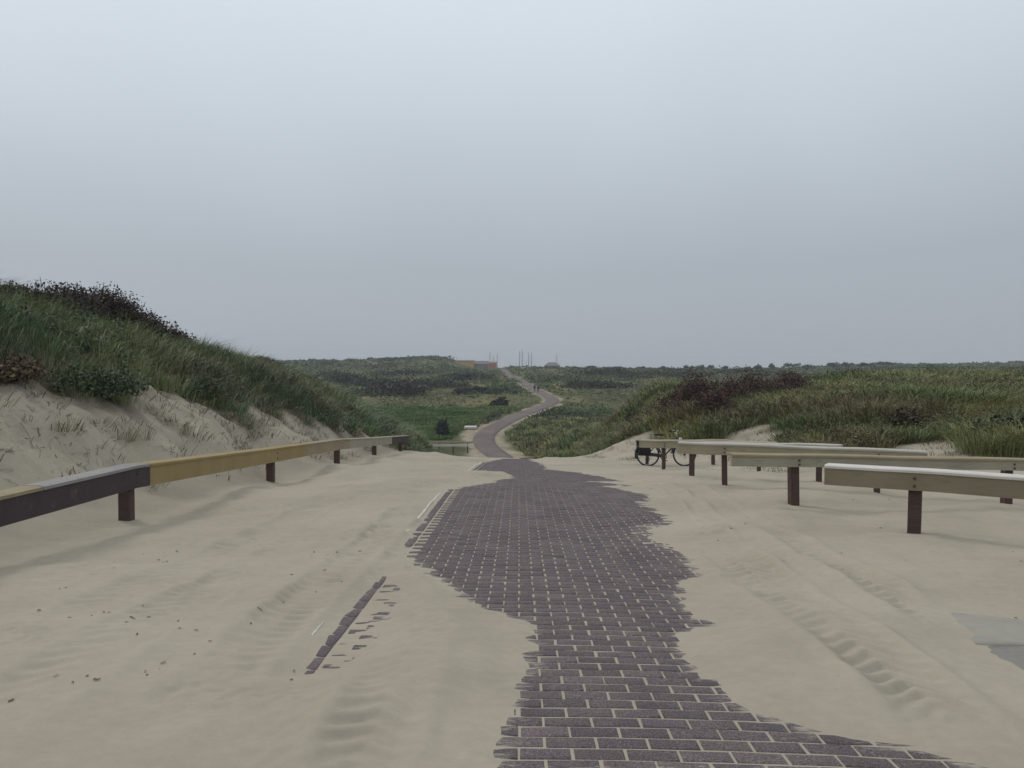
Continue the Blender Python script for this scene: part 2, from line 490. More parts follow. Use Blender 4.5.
# sand
def sand_material():
    m, N, L, b = new_mat('sand', .95, .08)
    g = N.new('ShaderNodeNewGeometry')
    P = g.outputs['Position']
    n1 = noise_node(N, L, .55, 5, .6, vec=P)
    r1 = ramp(N, L, n1.outputs['Fac'], [(.28, (.304, .271, .214)), (.5, (.347, .311, .247)), (.75, (.382, .345, .277))])
    n2 = noise_node(N, L, 14, 5, .7, vec=P, stretch=(.9, 1.1, 1))
    r2 = ramp(N, L, n2.outputs['Fac'], [(.3, (.94, .94, .94)), (.7, (1.05, 1.05, 1.05))])
    c = mixc(N, L, 1.0, r1.outputs[0], r2.outputs[0], 'MULTIPLY')
    n3 = noise_node(N, L, 420, 2, .7, vec=P)
    r3 = ramp(N, L, n3.outputs['Fac'], [(.3, (.80, .79, .78)), (.7, (1.16, 1.16, 1.16))])
    c = mixc(N, L, .8, c, r3.outputs[0], 'MULTIPLY')
    # scattered dark bits of shell and plant
    n4 = noise_node(N, L, 46, 3, .5, vec=P)
    n5 = noise_node(N, L, 1.4, 3, .6, vec=P)
    mu = N.new('ShaderNodeMath'); mu.operation = 'MULTIPLY'
    r4 = ramp(N, L, n4.outputs['Fac'], [(.70, (0, 0, 0)), (.76, (1, 1, 1))])
    r5 = ramp(N, L, n5.outputs['Fac'], [(.50, (0, 0, 0)), (.66, (1, 1, 1))])
    L.new(r4.outputs[0], mu.inputs[0]); L.new(r5.outputs[0], mu.inputs[1])
    c = mixc(N, L, mu.outputs[0], c, (.12, .105, .08))
    # soil and leaf litter under the plants (mask stored with the ground)
    a = N.new('ShaderNodeVertexColor'); a.layer_name = 'Col'
    sx = N.new('ShaderNodeSeparateColor'); L.new(a.outputs['Color'], sx.inputs[0])
    nl = noise_node(N, L, 14, 5, .7, vec=P)
    rl = ramp(N, L, nl.outputs['Fac'], [(.3, (.045, .042, .026)), (.55, (.085, .075, .045)), (.75, (.15, .13, .085))])
    c = mixc(N, L, sx.outputs[0], c, rl.outputs[0])
    # greyer, root-strewn face of the bank
    nk = noise_node(N, L, 7, 6, .72, vec=P, stretch=(1, 1, 2.2))
    rk = ramp(N, L, nk.outputs['Fac'], [(.52, (0, 0, 0)), (.66, (.5, .5, .5))])
    mk = N.new('ShaderNodeMath'); mk.operation = 'MULTIPLY'
    L.new(rk.outputs[0], mk.inputs[0]); L.new(sx.outputs[1], mk.inputs[1])
    c = mixc(N, L, mk.outputs[0], c, (.15, .13, .10))
    c = mixc(N, L, sx.outputs[1], c, mixc(N, L, 1.0, c, (.97, .97, .97), 'MULTIPLY'))
    L.new(c, b.inputs['Base Color'])
    b1 = bump(N, L, n3.outputs['Fac'], b, .35, .003)
    nb = noise_node(N, L, 45, 5, .7, vec=P, stretch=(.9, 1.15, 1))
    bump(N, L, nb.outputs['Fac'], b, .16, .008, b1)
    return m
M_SAND = sand_material()

def terrain_material():
    m, N, L, b = new_mat('dune_soil', .95, .05)
    g = N.new('ShaderNodeNewGeometry')
    P = g.outputs['Position']
    a = N.new('ShaderNodeVertexColor'); a.layer_name = 'Col'
    n = noise_node(N, L, .5, 6, .7, vec=P)
    r = ramp(N, L, n.outputs['Fac'], [(.3, (.6, .6, .6)), (.7, (1.35, 1.33, 1.3))])
    c = mixc(N, L, 1.0, a.outputs['Color'], r.outputs[0], 'MULTIPLY')
    L.new(c, b.inputs['Base Color'])
    bump(N, L, n.outputs['Fac'], b, .6, .3)
    return m
M_TERR = terrain_material()

def brick_material():
    m, N, L, b = new_mat('paving_brick', .85, .25)
    g = N.new('ShaderNodeNewGeometry')
    P = g.outputs['Position']
    a = N.new('ShaderNodeVertexColor'); a.layer_name = 'Col'
    n = noise_node(N, L, 130, 3, .8, vec=P)
    r = ramp(N, L, n.outputs['Fac'], [(.34, (.55, .55, .55)), (.50, (.98, .98, .98)), (.58, (1.45, 1.43, 1.4)), (.67, (2.9, 2.8, 2.6))])
    c = mixc(N, L, 1.0, a.outputs['Color'], r.outputs[0], 'MULTIPLY')
    n2 = noise_node(N, L, 3.2, 4, .6, vec=P, stretch=(1, .45, 1))
    r2 = ramp(N, L, n2.outputs['Fac'], [(.42, (0, 0, 0)), (.78, (.42, .42, .42))])
    n3 = noise_node(N, L, 60, 3, .8, vec=P)
    r3 = ramp(N, L, n3.outputs['Fac'], [(.45, (0, 0, 0)), (.7, (1, 1, 1))])
    mu = N.new('ShaderNodeMath'); mu.operation = 'MULTIPLY'
    L.new(r2.outputs[0], mu.inputs[0]); L.new(r3.outputs[0], mu.inputs[1])
    c = mixc(N, L, mu.outputs[0], c, (.36, .335, .27))
    n6 = noise_node(N, L, 20, 6, .75, vec=P, stretch=(.35, 1.2, 1))
    ad = N.new('ShaderNodeMath'); ad.operation = 'MULTIPLY_ADD'
    L.new(a.outputs['Alpha'], ad.inputs[0]); ad.inputs[1].default_value = .36
    L.new(n6.outputs['Fac'], ad.inputs[2])
    r6 = ramp(N, L, ad.outputs[0], [(.66, (0, 0, 0)), (.80, (.9, .9, .9))])
    c = mixc(N, L, r6.outputs[0], c, (.335, .308, .245))
    L.new(c, b.inputs['Base Color'])
    bump(N, L, n.outputs['Fac'], b, .5, .003)
    return m
M_BRICK = brick_material()

def concrete(name, c0, c1):
    m, N, L, b = new_mat(name, .9, .05)
    n = noise_node(N, L, 4, 6, .65, coord='Object')
    r = ramp(N, L, n.outputs['Fac'], [(.3, c0), (.7, c1)])
    n2 = noise_node(N, L, 120, 2, .6, coord='Object')
    r2 = ramp(N, L, n2.outputs['Fac'], [(.3, (.88, .88, .88)), (.7, (1.1, 1.1, 1.1))])
    c = mixc(N, L, 1.0, r.outputs[0], r2.outputs[0], 'MULTIPLY')
    n3 = noise_node(N, L, 2.3, 6, .7, coord='Object')
    r3 = ramp(N, L, n3.outputs['Fac'], [(.46, (0, 0, 0)), (.72, (.55, .55, .55))])
    c = mixc(N, L, r3.outputs[0], c, (.34, .315, .25))
    L.new(c, b.inputs['Base Color'])
    bump(N, L, n2.outputs['Fac'], b, .2, .002)
    return m
M_SLAB_A = concrete('concrete_light', (.255, .240, .210), (.31, .295, .26))
M_SLAB_B = concrete('concrete_grey', (.195, .186, .168), (.235, .224, .204))
M_KERB = concrete('concrete_edging', (.48, .46, .42), (.62, .6, .56))

M_POST = wood('post_wood', (.055, .035, .033), (.085, .056, .05), (.12, .085, .075))
M_DARKB = wood('dark_stained_board', (.035, .026, .030), (.056, .043, .046), (.085, .066, .066), wear=(.10, .085, .08))
M_YELB = wood('yellow_new_board', (.215, .16, .070), (.28, .212, .098), (.34, .265, .13))
M_TANB = wood('weathered_tan_board', (.21, .17, .105), (.27, .225, .145), (.33, .28, .19))
M_GREYB = wood('weathered_grey_board', (.24, .22, .165), (.31, .285, .22), (.37, .345, .27), wear=(.19, .165, .12))
M_PALEB = wood('pale_beige_board', (.26, .225, .15), (.33, .29, .20), (.40, .355, .255), wear=(.19, .16, .11))
M_OLIVEB = wood('brown_grey_board', (.20, .172, .115), (.235, .202, .135), (.27, .235, .16), wear=(.155, .13, .085))
M_CAP = wood('pale_cap_board', (.48, .45, .41), (.58, .55, .51), (.68, .65, .61), .55)  # off-white plank colour, much paler than the board faces
M_CAPM = wood('silvery_cap_board', (.30, .28, .24), (.38, .36, .31), (.47, .45, .40), .6)
M_CAPG = wood('grey_cap_board', (.19, .18, .175), (.25, .24, .235), (.32, .31, .30))
M_BOLT = plain('rusty_bolt', (.07, .05, .04), .6, .3, .2)
M_LEAF = leafmat('leaves')
M_BLADE = leafmat('grass_blades', .6)
M_BARK = plain('bark', (.09, .075, .055), .9, .1)

# ------------------------------------------------------------------ ground sheets
def grow(a, b, first, rate):
    out = [a]; s = first
    while out[-1] < b:
        out.append(out[-1] + s); s *= rate
    return np.array(out)
def grid_faces(nx, ny):
    i = np.arange(nx * ny).reshape(ny, nx)
    return np.stack([i[:-1, :-1], i[:-1, 1:], i[1:, 1:], i[1:, :-1]], -1).reshape(-1, 4)

xs = np.concatenate([-grow(3.2, 60, .022, 1.045)[::-1], np.arange(-3.178, 4.2, .022), grow(4.2, 60, .022, 1.045)])
ysn = [-9.0]
while ysn[-1] < 2.4: ysn.append(ysn[-1] + (.5 if ysn[-1] < .5 else .12))
while ysn[-1] < 46: ysn.append(ysn[-1] + min(max(.016, .0047 * ysn[-1]), .3))
ysn = np.array(ysn)
X, Y = np.meshgrid(xs, ysn)
Zs = sand_z(X, Y)
vm = veg_mask(X, Y)
soil = sstep(-.15, .5, vm) * .9
bankm = sstep(.4, 1.6, -X - 4.9) * (1 - soil)
colr = np.stack([soil, bankm, np.zeros_like(soil)], -1).reshape(-1, 3)
o = np_mesh('sand_ground', np.stack([X, Y, Zs + EZ], -1).reshape(-1, 3), [grid_faces(len(xs), len(ysn))], M_SAND, col=colr, smooth=True)
tag(o, 'pale windblown sand covering both sides of the paved road', 'sand', kind='structure')

xs2 = np.concatenate([-grow(40, 3200, .6, 1.06)[::-1], np.arange(-39.5, 40, .5), grow(40, 3200, .6, 1.06)])
ys2 = [44.0]
while ys2[-1] < 4000: ys2.append(ys2[-1] + max(.5, .009 * ys2[-1]))
ys2 = np.array(ys2)
X2, Y2 = np.meshgrid(xs2, ys2)
Z2 = Z0(X2, Y2)
# plain ground colours where different covers grow
def lerp3(a, b, t): return np.asarray(a)[None, None] * (1 - t[..., None]) + np.asarray(b)[None, None] * t[..., None]
gx = X2 - xroad(Y2)
def meadow(x, y): return sstep(100, 106, y) * (1 - sstep(136, 150, y + .5 * fbm(x, y, 9, 2, 31) * 10)) * sstep(3, 6, -(x - xroad(y))) * (1 - sstep(30, 48, -(x - xroad(y))))
base = lerp3((.062, .070, .036), (.10, .10, .052), sstep(-.3, .4, fbm(X2, Y2, 22, 3, 30)))
mw = meadow(X2, Y2)
base = base * (1 - mw[..., None]) + np.array((.065, .125, .032)) * mw[..., None]
redd = sstep(-.1, .3, fbm(X2, Y2, 10, 2, 33)) * sstep(105, 112, Y2) * (1 - sstep(118, 126, Y2)) * sstep(2, 4, -gx) * (1 - sstep(14, 22, -gx))
base = base * (1 - redd[..., None]) + np.array((.13, .085, .055)) * redd[..., None]
straw = sstep(.05, .4, fbm(X2, Y2 * .5, 18, 3, 34)) * sstep(120, 160, Y2) * (1 - sstep(300, 400, Y2)) * .7
base = base * (1 - straw[..., None]) + np.array((.16, .145, .075)) * straw[..., None]
verge = (1 - sstep(1.7, 2.5, np.abs(gx) + .9 * fbm(X2, Y2, 5, 3, 35) - .8 * (1 - sstep(108, 125, Y2)))) * (1 - sstep(260, 340, Y2))
base = base * (1 - verge[..., None]) + np.array((.27, .24, .175)) * verge[..., None]
o = np_mesh('dune_ground', np.stack([X2, Y2, Z2 + EZ - .03 * (Y2 < 46)], -1).reshape(-1, 3), [grid_faces(len(xs2), len(ys2))], M_TERR, col=base.reshape(-1, 3), smooth=True)
tag(o, 'rolling green dune valley stretching to the skyline', 'dunes', kind='structure')

# ------------------------------------------------------------------ the brick road near the camera: every brick modelled, one sheet of paving
def paving():
    cx, cy, hx, hy = [], [], [], []
    MX, MY = .21, .105
    y = 2.05; k = 0
    while y < 33:
        for i in range(-5, 12):
            x = i * MX + (MX / 2 if k % 2 else 0)
            a, b = max(x, -1.035), min(x + MX, 2.42)
            if b - a < .06: continue
            cx.append((a + b) / 2); cy.append(y + MY / 2); hx.append((b - a) / 2 - .0050); hy.append(MY / 2 - .0050)
        y += MY; k += 1
    y = 2.05                                    # edge course laid lengthwise
    while y < 33:
        for xe in (-1.095, 2.48):
            cx.append(xe); cy.append(y + .105); hx.append(.045); hy.append(.0995)
        y += .21
    cx, cy, hx, hy = map(np.array, (cx, cy, hx, hy))
    n = len(cx)
    cx = cx + rng.normal(0, .0016, n); cy = cy + rng.normal(0, .0014, n)
    cz = road_only(cx, cy) + EZ + rng.normal(0, .0008, n)
    e = .5
    sx = (road_only(cx + e, cy) - road_only(cx - e, cy)) / (2 * e) + rng.normal(0, .012, n)
    sy = (road_only(cx, cy + e) - road_only(cx, cy - e)) / (2 * e) + rng.normal(0, .016, n)
    rot = rng.normal(0, .010, n)
    sg = np.array([(-1, -1), (1, -1), (1, 1), (-1, 1)], float)
    rings = []
    for inset, dz in ((.0075, 0.0), (.0025, -.0025), (0, -.008), (0, -.04)):
        lx = sg[None, :, 0] * (hx[:, None] - inset); ly = sg[None, :, 1] * (hy[:, None] - inset)
        rx = lx - rot[:, None] * ly; ry = ly + rot[:, None] * lx
        rings.append(np.stack([cx[:, None] + rx, cy[:, None] + ry, cz[:, None] + sx[:, None] * rx + sy[:, None] * ry + dz], -1))
    V = np.concatenate(rings, 1)                 # n,16,3
    idx = np.arange(n)[:, None] * 16
    polys = [np.array([[0, 1, 2, 3]])[None] + idx[:, None]]
    for lv in range(3):
        for j in range(4):
            q = np.array([lv * 4 + (j + 1) % 4, lv * 4 + j, (lv + 1) * 4 + j, (lv + 1) * 4 + (j + 1) % 4])
            polys.append(q[None, None] + idx[:, None])
    F = np.concatenate([p.reshape(-1, 4) for p in polys])
    t = rng.uniform(0, 1, n)[:, None]; u = rng.normal(1, .075, n)[:, None]
    c = (np.array((.084, .067, .075)) * (1 - t) + np.array((.102, .080, .083)) * t) * u
    odd = rng.uniform(0, 1, n)
    c[odd < .06] *= .85; c[odd > .95] = c[odd > .95] * 1.15
    c = np.repeat(c[:, None], 16, 1).reshape(-1, 3)
    vx, vy = V[..., 0].ravel(), V[..., 1].ravel()
    ds = np.exp(np.minimum(np.minimum(sdf(vx, vy, POLY_MAIN) - .07, np.where(vx < -1.0, -.5, sdf(vx, vy, POLY_STRIP) - .05)), 0) / .10)         # blown film of sand near the drifts
    c = np.concatenate([c, ds[:, None]], 1)
    return np_mesh('brick_road', V.reshape(-1, 3), [F], M_BRICK, col=c)
tag(paving(), 'dark purple brick road half buried in blown sand', 'road', kind='structure')

# edging strip beside the paving
ye = np.arange(2.0, 33, .25)
V = []
for xx, dz in ((-1.235, -.06), (-1.235, .004), (-1.207, .004), (-1.207, -.06)):
    V.append(np.stack([np.full_like(ye, xx) + .006 * np.sin(ye * 2.1), ye, road_only(np.full_like(ye, xx), ye) + EZ + dz + .022 * fbm(ye * 0, ye, 1.1, 3, 41)], -1))
V = np.stack(V, 1); n = len(ye)
F = []
for i in range(n - 1):
    for j in range(3):
        F.append((i * 4 + j, i * 4 + j + 1, (i + 1) * 4 + j + 1, (i + 1) * 4 + j))
tag(np_mesh('kerb', V.reshape(-1, 3), [np.array(F)], M_KERB), 'thin pale concrete kerb line along the left road edge', 'kerb', kind='structure')

# concrete slabs of the parking place on the right
for mat, y0, y1, lab in ((M_SLAB_A, 4.862, 6.3, 'light grey concrete slab showing through sand'), (M_SLAB_B, 3.2, 4.85, 'darker grey concrete slab showing through sand')):
    gx_, gy_ = np.meshgrid(np.linspace(2.56, 4.9, 20), np.linspace(y0, y1, 16))
    top = np.stack([gx_, gy_, Z0(gx_, gy_) + EZ - (.004 if mat is M_SLAB_A else .0075)], -1).reshape(-1, 3)
    o = np_mesh('concrete_slab', top, [grid_faces(20, 16)], mat, smooth=True)
    sm = o.modifiers.new('thick', 'SOLIDIFY'); sm.thickness = .1; sm.offset = -1
    tag(o, lab, 'pavement', kind='structure')

# ------------------------------------------------------------------ road through the valley
def valley_road():
    y = np.concatenate([np.arange(34, 230, 1.0), np.arange(230, 470, 3.0)])
    xm = xroad(y); dx = np.gradient(xm, y)
    nrm = np.sqrt(1 + dx * dx)
    offs = np.array([-1.45, -1.36, -.7, 0, .7, 1.36, 1.45])
    P = []
    for k, o_ in enumerate(offs):
        px_ = xm + o_ / nrm; py_ = y - o_ * dx / nrm
        drop = -.12 if k in (0, 6) else .07
        P.append(np.stack([px_, py_, Z0(px_, py_) + EZ + drop], -1))
    V = np.stack(P, 1).reshape(-1, 3)
    return np_mesh('valley_road', V, [grid_faces(7, len(y))], M_VROAD, smooth=True)
def vroad_mat():
    m, N, L, b = new_mat('red_brick_paving', .85, .2)
    g = N.new('ShaderNodeNewGeometry')
    n = noise_node(N, L, .35, 5, .65, vec=g.outputs['Position'])
    r = ramp(N, L, n.outputs['Fac'], [(.3, (.112, .088, .082)), (.55, (.140, .110, .103)), (.75, (.19, .16, .14))])
    n2 = noise_node(N, L, 6, 3, .6, vec=g.outputs['Position'])
    r2 = ramp(N, L, n2.outputs['Fac'], [(.3, (.85, .85, .85)), (.7, (1.12, 1.12, 1.12))])
    L.new(mixc(N, L, 1.0, r.outputs[0], r2.outputs[0], 'MULTIPLY'), b.inputs['Base Color'])
    return m
M_VROAD = vroad_mat()
tag(valley_road(), 'reddish brick road winding through the green valley', 'road', kind='structure')

# ------------------------------------------------------------------ harbour water behind the skyline
gx_, gy_ = np.meshgrid(np.linspace(-160, 160, 9), np.linspace(606, 1500, 9))
M_WATER = plain('water', (.10, .13, .14), .15, .5, .1)
tag(np_mesh('water', np.stack([gx_ * gy_ / 1000, gy_, np.full_like(gx_, EZ - 11.0)], -1).reshape(-1, 3), [grid_faces(9, 9)], M_WATER, smooth=True), 'grey harbour water behind the far dunes', 'water', kind='structure')

# ------------------------------------------------------------------ plants
def grass_geo(P, h, col, B, wid, lean=.35, wind=(.25, 0), spread=.16, droop=.5):
    """P (n,3) roots; h (n) heights; col (n,3); B blades each. Returns V, quads, tris, colours"""
    n = len(P)
    T = n * B
    P_ = np.repeat(P, B, 0); h_ = np.repeat(h, B) * rng.uniform(.55, 1.12, T)
    w_ = np.repeat(wid, B) * rng.uniform(.7, 1.3, T)
    az = rng.uniform(0, 2 * np.pi, T)
    rad = np.repeat(h, B) * spread * np.sqrt(rng.uniform(0, 1, T)) * 2
    root = P_ + np.stack([np.cos(az) * rad, np.sin(az) * rad, np.full(T, -.04)], -1)
    ln = np.abs(rng.normal(lean, .30, T))
    dirx = np.cos(az) * ln + wind[0] * rng.uniform(.5, 1.3, T); diry = np.sin(az) * ln + wind[1]
    mid = root + np.stack([dirx * h_ * .42, diry * h_ * .42, h_ * .58], -1)
    tip = root + np.stack([dirx * h_ * (1.0 + droop), diry * h_ * (1.0 + droop), h_ * (1.0 - .25 * ln - droop * .15)], -1)
    sa = az + rng.uniform(-1.2, 1.2, T) + np.pi / 2
    side = np.stack([np.cos(sa), np.sin(sa), np.zeros(T)], -1) * w_[:, None] * .5
    V = np.stack([root - side, root + side, mid - side * .85, mid + side * .85, tip], 1)
    i = np.arange(T)[:, None] * 5
    Q = i + np.array([[0, 1, 3, 2]]); Tr = i + np.array([[2, 3, 4]])
    c = np.repeat(col, B, 0) * rng.normal(1, .16, T)[:, None]
    dry = rng.uniform(0, 1, T) < .06
    c[dry] = np.array((.34, .29, .17)) * rng.uniform(.6, 1.1, dry.sum())[:, None]
    return V.reshape(-1, 3), Q, Tr, np.repeat(np.clip(c, .005, 1), 5, 0)

def join_geo(parts):
    Vs, Qs, Ts, Cs, off = [], [], [], [], 0
    for V, Q, T, C in parts:
        Vs.append(V); Cs.append(C)
        if Q is not None: Qs.append(Q + off)
        if T is not None: Ts.append(T + off)
        off += len(V)
    polys = []
    if Qs: polys.append(np.concatenate(Qs))
    if Ts: polys.append(np.concatenate(Ts))
    return np.concatenate(Vs), polys, np.concatenate(Cs)

def leaf_geo(C, Rx, Rz, n, size, col, shell=.55, colvar=.22, flat=.0, el=1.6):
    """n leaves round each centre C (k,3) in a dome Rx wide, Rz high"""
    k = len(C); T = k * n
    d = rng.normal(0, 1, (T, 3)); d /= np.linalg.norm(d, axis=1)[:, None]
    d[:, 2] = np.abs(d[:, 2])
    r = (shell + (1 - shell) * rng.uniform(0, 1, T)) * (1 + .07 * rng.normal(0, 1, T))
    Rx_, Rz_ = np.repeat(Rx, n), np.repeat(Rz, n)
    pos = np.repeat(C, n, 0) + np.stack([d[:, 0] * r * Rx_, d[:, 1] * r * Rx_, d[:, 2] * r * Rz_], -1)
    a = rng.normal(0, 1, (T, 3)); a[:, 2] *= (1 - flat); a /= np.linalg.norm(a, axis=1)[:, None]
    b = rng.normal(0, 1, (T, 3)); b = b - (b * a).sum(1)[:, None] * a; b /= np.linalg.norm(b, axis=1)[:, None]
    s = np.repeat(size, n) * rng.uniform(.6, 1.3, T)
    a = a * (s * el * .5)[:, None]; b = b * (s * .42)[:, None]
    V = np.stack([pos - a, pos - b, pos + a, pos + b], 1).reshape(-1, 3)
    Q = np.arange(T)[:, None] * 4 + np.array([[0, 1, 2, 3]])
    c = np.repeat(col, n, 0) * rng.normal(1, colvar, T)[:, None]
    return V, Q, None, np.repeat(np.clip(c, .004, 1), 4, 0)

def pick(colors, n, w=None):
    i = rng.choice(len(colors), n, p=w)
    return np.array(colors, float)[i]

def polar_points(n, d0, d1, px0, px1, power=1.0):
    """points spread over a wedge of ground, denser near by"""
    u = rng.uniform(0, 1, n)
    d = np.exp(np.log(d0) + u * (np.log(d1) - np.log(d0))) if power == 1.0 else (d0 ** (1 - power) + u * (d1 ** (1 - power) - d0 ** (1 - power))) ** (1 / (1 - power))
    a = (rng.uniform(px0, px1, n) - PX0) / F_PX
    return a * d, d

# --- left dune marram grass
def left_grass():
    n = 26000
    x = -rng.uniform(4.5, 26, n); y = rng.uniform(6, 64, n)
    keep = rng.uniform(0, 1, n) < np.clip(22 / y, .25, 1.0)
    vmk = veg_mask(x, y)
    s = -x - 4.8
    keep &= vmk > .25
    keep &= rng.uniform(0, 1, n) < np.where(vmk < .8, .55, 1) * np.where(s > 12, .5, 1)
    x, y, vmk = x[keep], y[keep], vmk[keep]
    z = sand_z(x, y) + EZ
    P = np.stack([x, y, z], -1)
    n = len(x)
    t = sstep(-.35, .35, fbm(x, y, 4.0, 3, 51))[:, None]
    col = np.array((.130, .190, .100)) * (1 - t) + np.array((.205, .245, .120)) * t
    brown = (sstep(.15, .5, fbm(x, y, 3.0, 3, 52)) * .65)[:, None]
    col = col * (1 - brown) + np.array((.150, .120, .078)) * brown
    dark = (sstep(.0, .35, fbm(x, y, 3.2, 2, 53)) * .6)[:, None]
    col = col * (1 - dark) + np.array((.070, .092, .062)) * dark
    h = rng.uniform(.30, .72, n) * (1 + .45 * fbm(x, y, 2.2, 2, 54)) * np.clip(.6 + vmk * .35, .6, 1)
    print('left tufts', n)
    return grass_geo(P, h, col, 30, np.maximum(.010, .0007 * y), lean=.55, wind=(.05, -.03), spread=.24)
def edge_mat():
    n = 14000
    x = np.concatenate([-rng.uniform(5, 11, n // 2), rng.uniform(2.5, 16, n // 2)]); y = np.concatenate([rng.uniform(6.5, 34, n // 2), rng.uniform(15, 34, n // 2)])
    v = veg_mask(x, y)
    keep = (v > -1.9) & (v < .4) & (fbm(x, y, .9, 3, 111) > .02 - .30 * np.minimum(v, .4) - .12 * (v < -.9))
    x, y = x[keep], y[keep]
    z = sand_z(x, y) + EZ
    col = pick([(.17, .135, .085), (.13, .105, .07), (.21, .18, .115), (.115, .125, .07), (.15, .09, .055)], len(x))
    return grass_geo(np.stack([x, y, z], -1), rng.uniform(.08, .26, len(x)), col, 9, np.full(len(x), .009), lean=1.1, wind=(.2, -.3), spread=.5)
V, Q, C = join_geo([left_grass(), edge_mat()])
tag(np_mesh('marram_grass', V, Q, M_BLADE, col=C), 'thick green marram grass covering the left dune slope', 'grass', kind='stuff')

# --- right dune grass and the mound beyond the lip
def right_grass():
    parts = []
    n = 42000
    x, y = polar_points(n, 14, 125, 495, 1250, 1.0)
    vmk = veg_mask(x, y)
    keep = (x > np.where(y > 45, xroad(y) + 2.5, 1.5)) & (vmk > .3)
    keep &= rng.uniform(0, 1, n) < np.where(vmk < .8, .6, 1)
    x, y, vmk = x[keep], y[keep], vmk[keep]
    z = np.where(y < 45, sand_z(x, y), Z0(x, y)) + EZ
    n = len(x)
    print('right tufts', n)
    t = sstep(-.2, .3, fbm(x, y, 4.2, 3, 61))[:, None]
    col = np.array((.130, .165, .066)) * (1 - t) + np.array((.265, .265, .112)) * t
    br = (sstep(.05, .35, fbm(x, y * .7, 5.0, 3, 62)) * .6)[:, None]
    col = col * (1 - br) + np.array((.125, .090, .062)) * br
    sc = np.clip(y / 45, 1, 2.0)
    h = rng.uniform(.28, .72, n) * (1 + .45 * fbm(x, y, 2.8, 2, 63)) * sc ** .5
    parts.append(grass_geo(np.stack([x, y, z], -1), h, col, 18, np.maximum(.011, .0009 * y), lean=.55, wind=(.05, -.03), spread=.26))
    return parts
V, Q, C = join_geo(right_grass())
tag(np_mesh('dune_grass', V, Q, M_BLADE, col=C), 'olive and brown dune grass on the low dunes at right', 'grass', kind='stuff')

# --- creeping willow and other low leafy growth between the grass
def creeping():
    parts = []
    n = 9000
    xl = -rng.uniform(5, 22, n // 2); yl = rng.uniform(8, 55, n // 2)
    xr, yr_ = polar_points(n // 2, 15, 75, 560, 1200, 1.0)
    x = np.concatenate([xl, xr]); y = np.concatenate([yl, yr_])
    patch = fbm(x, y, 3.4, 3, 101)
    keep = (veg_mask(x, y) > .45) & (patch > .02) & ((x < -4) | (x > 2.5))
    x, y, patch = x[keep], y[keep], patch[keep]
    n = len(x)
    z = sand_z(x, y) * (y < 45) + Z0(x, y) * (y >= 45) + EZ
    pal = np.where((x < 0)[:, None], pick([(.105, .150, .085), (.090, .120, .072), (.130, .165, .105), (.115, .105, .070)], n), pick([(.105, .130, .058), (.095, .090, .052), (.145, .150, .072), (.120, .085, .060)], n))
    Rx = rng.uniform(.22, .55, n); Rz = rng.uniform(.25, .62, n)
    parts.append(leaf_geo(np.stack([x, y, z + .02], -1), Rx, Rz, 90, np.maximum(.045, .0019 * y), pal, .35, .30))
    return parts
V, Q, C = join_geo(creeping())
tag(np_mesh('creeping_shrub', V, Q, M_LEAF, col=C), 'low leafy creeping shrubs growing between the dune grass', 'ground cover', kind='stuff')

# --- scrub carpet of the valley and the far dunes
def scrub():
    parts = []
    n = 30000
    x, y = polar_points(n, 62, 640, 180, 1250, 1.25)
    gxr = x - xroad(y)
    m1 = fbm(x, y * .55, 26, 3, 71)
    mw_ = meadow(x, y)
    keep = (np.abs(gxr) > 2.7 + .8 * fbm(x, y, 7, 2, 74)) & (mw_ < .4)
    keep &= ~((y < 125) & (x > 0) & (rng.uniform(0, 1, n) < .8))
    keep &= ~((y < 112) & (x < 2))
    keep &= ~((y > 370) & (np.abs(x / y * F_PX + PX0 - 477) < 25))
    keep &= rng.uniform(0, 1, n) < np.where(m1 > -.15, 1.0, .30)
    x, y, m1 = x[keep], y[keep], m1[keep]
    n = len(x); print('scrub clumps', n)
    z = Z0(x, y) + EZ
    t = sstep(-.1, .45, m1)[:, None]
    col = np.array((.165, .180, .086)) * (1 - t) + np.array((.058, .074, .044)) * t
    g = (sstep(.0, .4, fbm(x, y * .5, 40, 2, 72)))[:, None]
    col = col * (1 - .5 * g) + np.array((.105, .155, .066)) * .5 * g
    yel = ((fbm(x, y * .35, 15, 3, 73) > .22) & (y < 330))
    col[yel] = np.array((.23, .22, .115))
    col *= rng.normal(1, .14, n)[:, None]
    Rz = rng.uniform(.35, .95, n) * np.clip(y / 170, .7, 1.6) * np.where(m1 > .1, 1.35, .75)
    Rz[yel] *= .45
    Rx = Rz * rng.uniform(1.3, 2.4, n)
    parts.append(leaf_geo(np.stack([x, y, z - .1], -1), Rx, Rz, 30, np.maximum(.16, .0019 * y), col, .5))
    return parts
V, Q, C = join_geo(scrub())
tag(np_mesh('heath_scrub', V, Q, M_LEAF, col=C), 'low dark green scrub spread over the valley dunes', 'scrub', kind='stuff')

# --- meadow grass beside the valley road
def meadow_grass():
    n = 16000
    x, y = polar_points(n, 100, 152, 330, 520, 1.0)
    keep = (meadow(x, y) > .35) & (x - xroad(y) < -3.2)
    x, y = x[keep], y[keep]
    z = Z0(x, y) + EZ
    t = sstep(-.2, .4, fbm(x, y * .6, 8, 2, 81))[:, None]
    col = np.array((.078, .150, .042)) * (1 - t) + np.array((.13, .185, .06)) * t
    return grass_geo(np.stack([x, y, z], -1), rng.uniform(.25, .45, len(x)), col, 9, np.full(len(x), .09), spread=.9)
V, Q, C = join_geo([meadow_grass()])
tag(np_mesh('meadow_grass', V, Q, M_BLADE, col=C), 'bright green grass field left of the valley road', 'grass', kind='stuff')

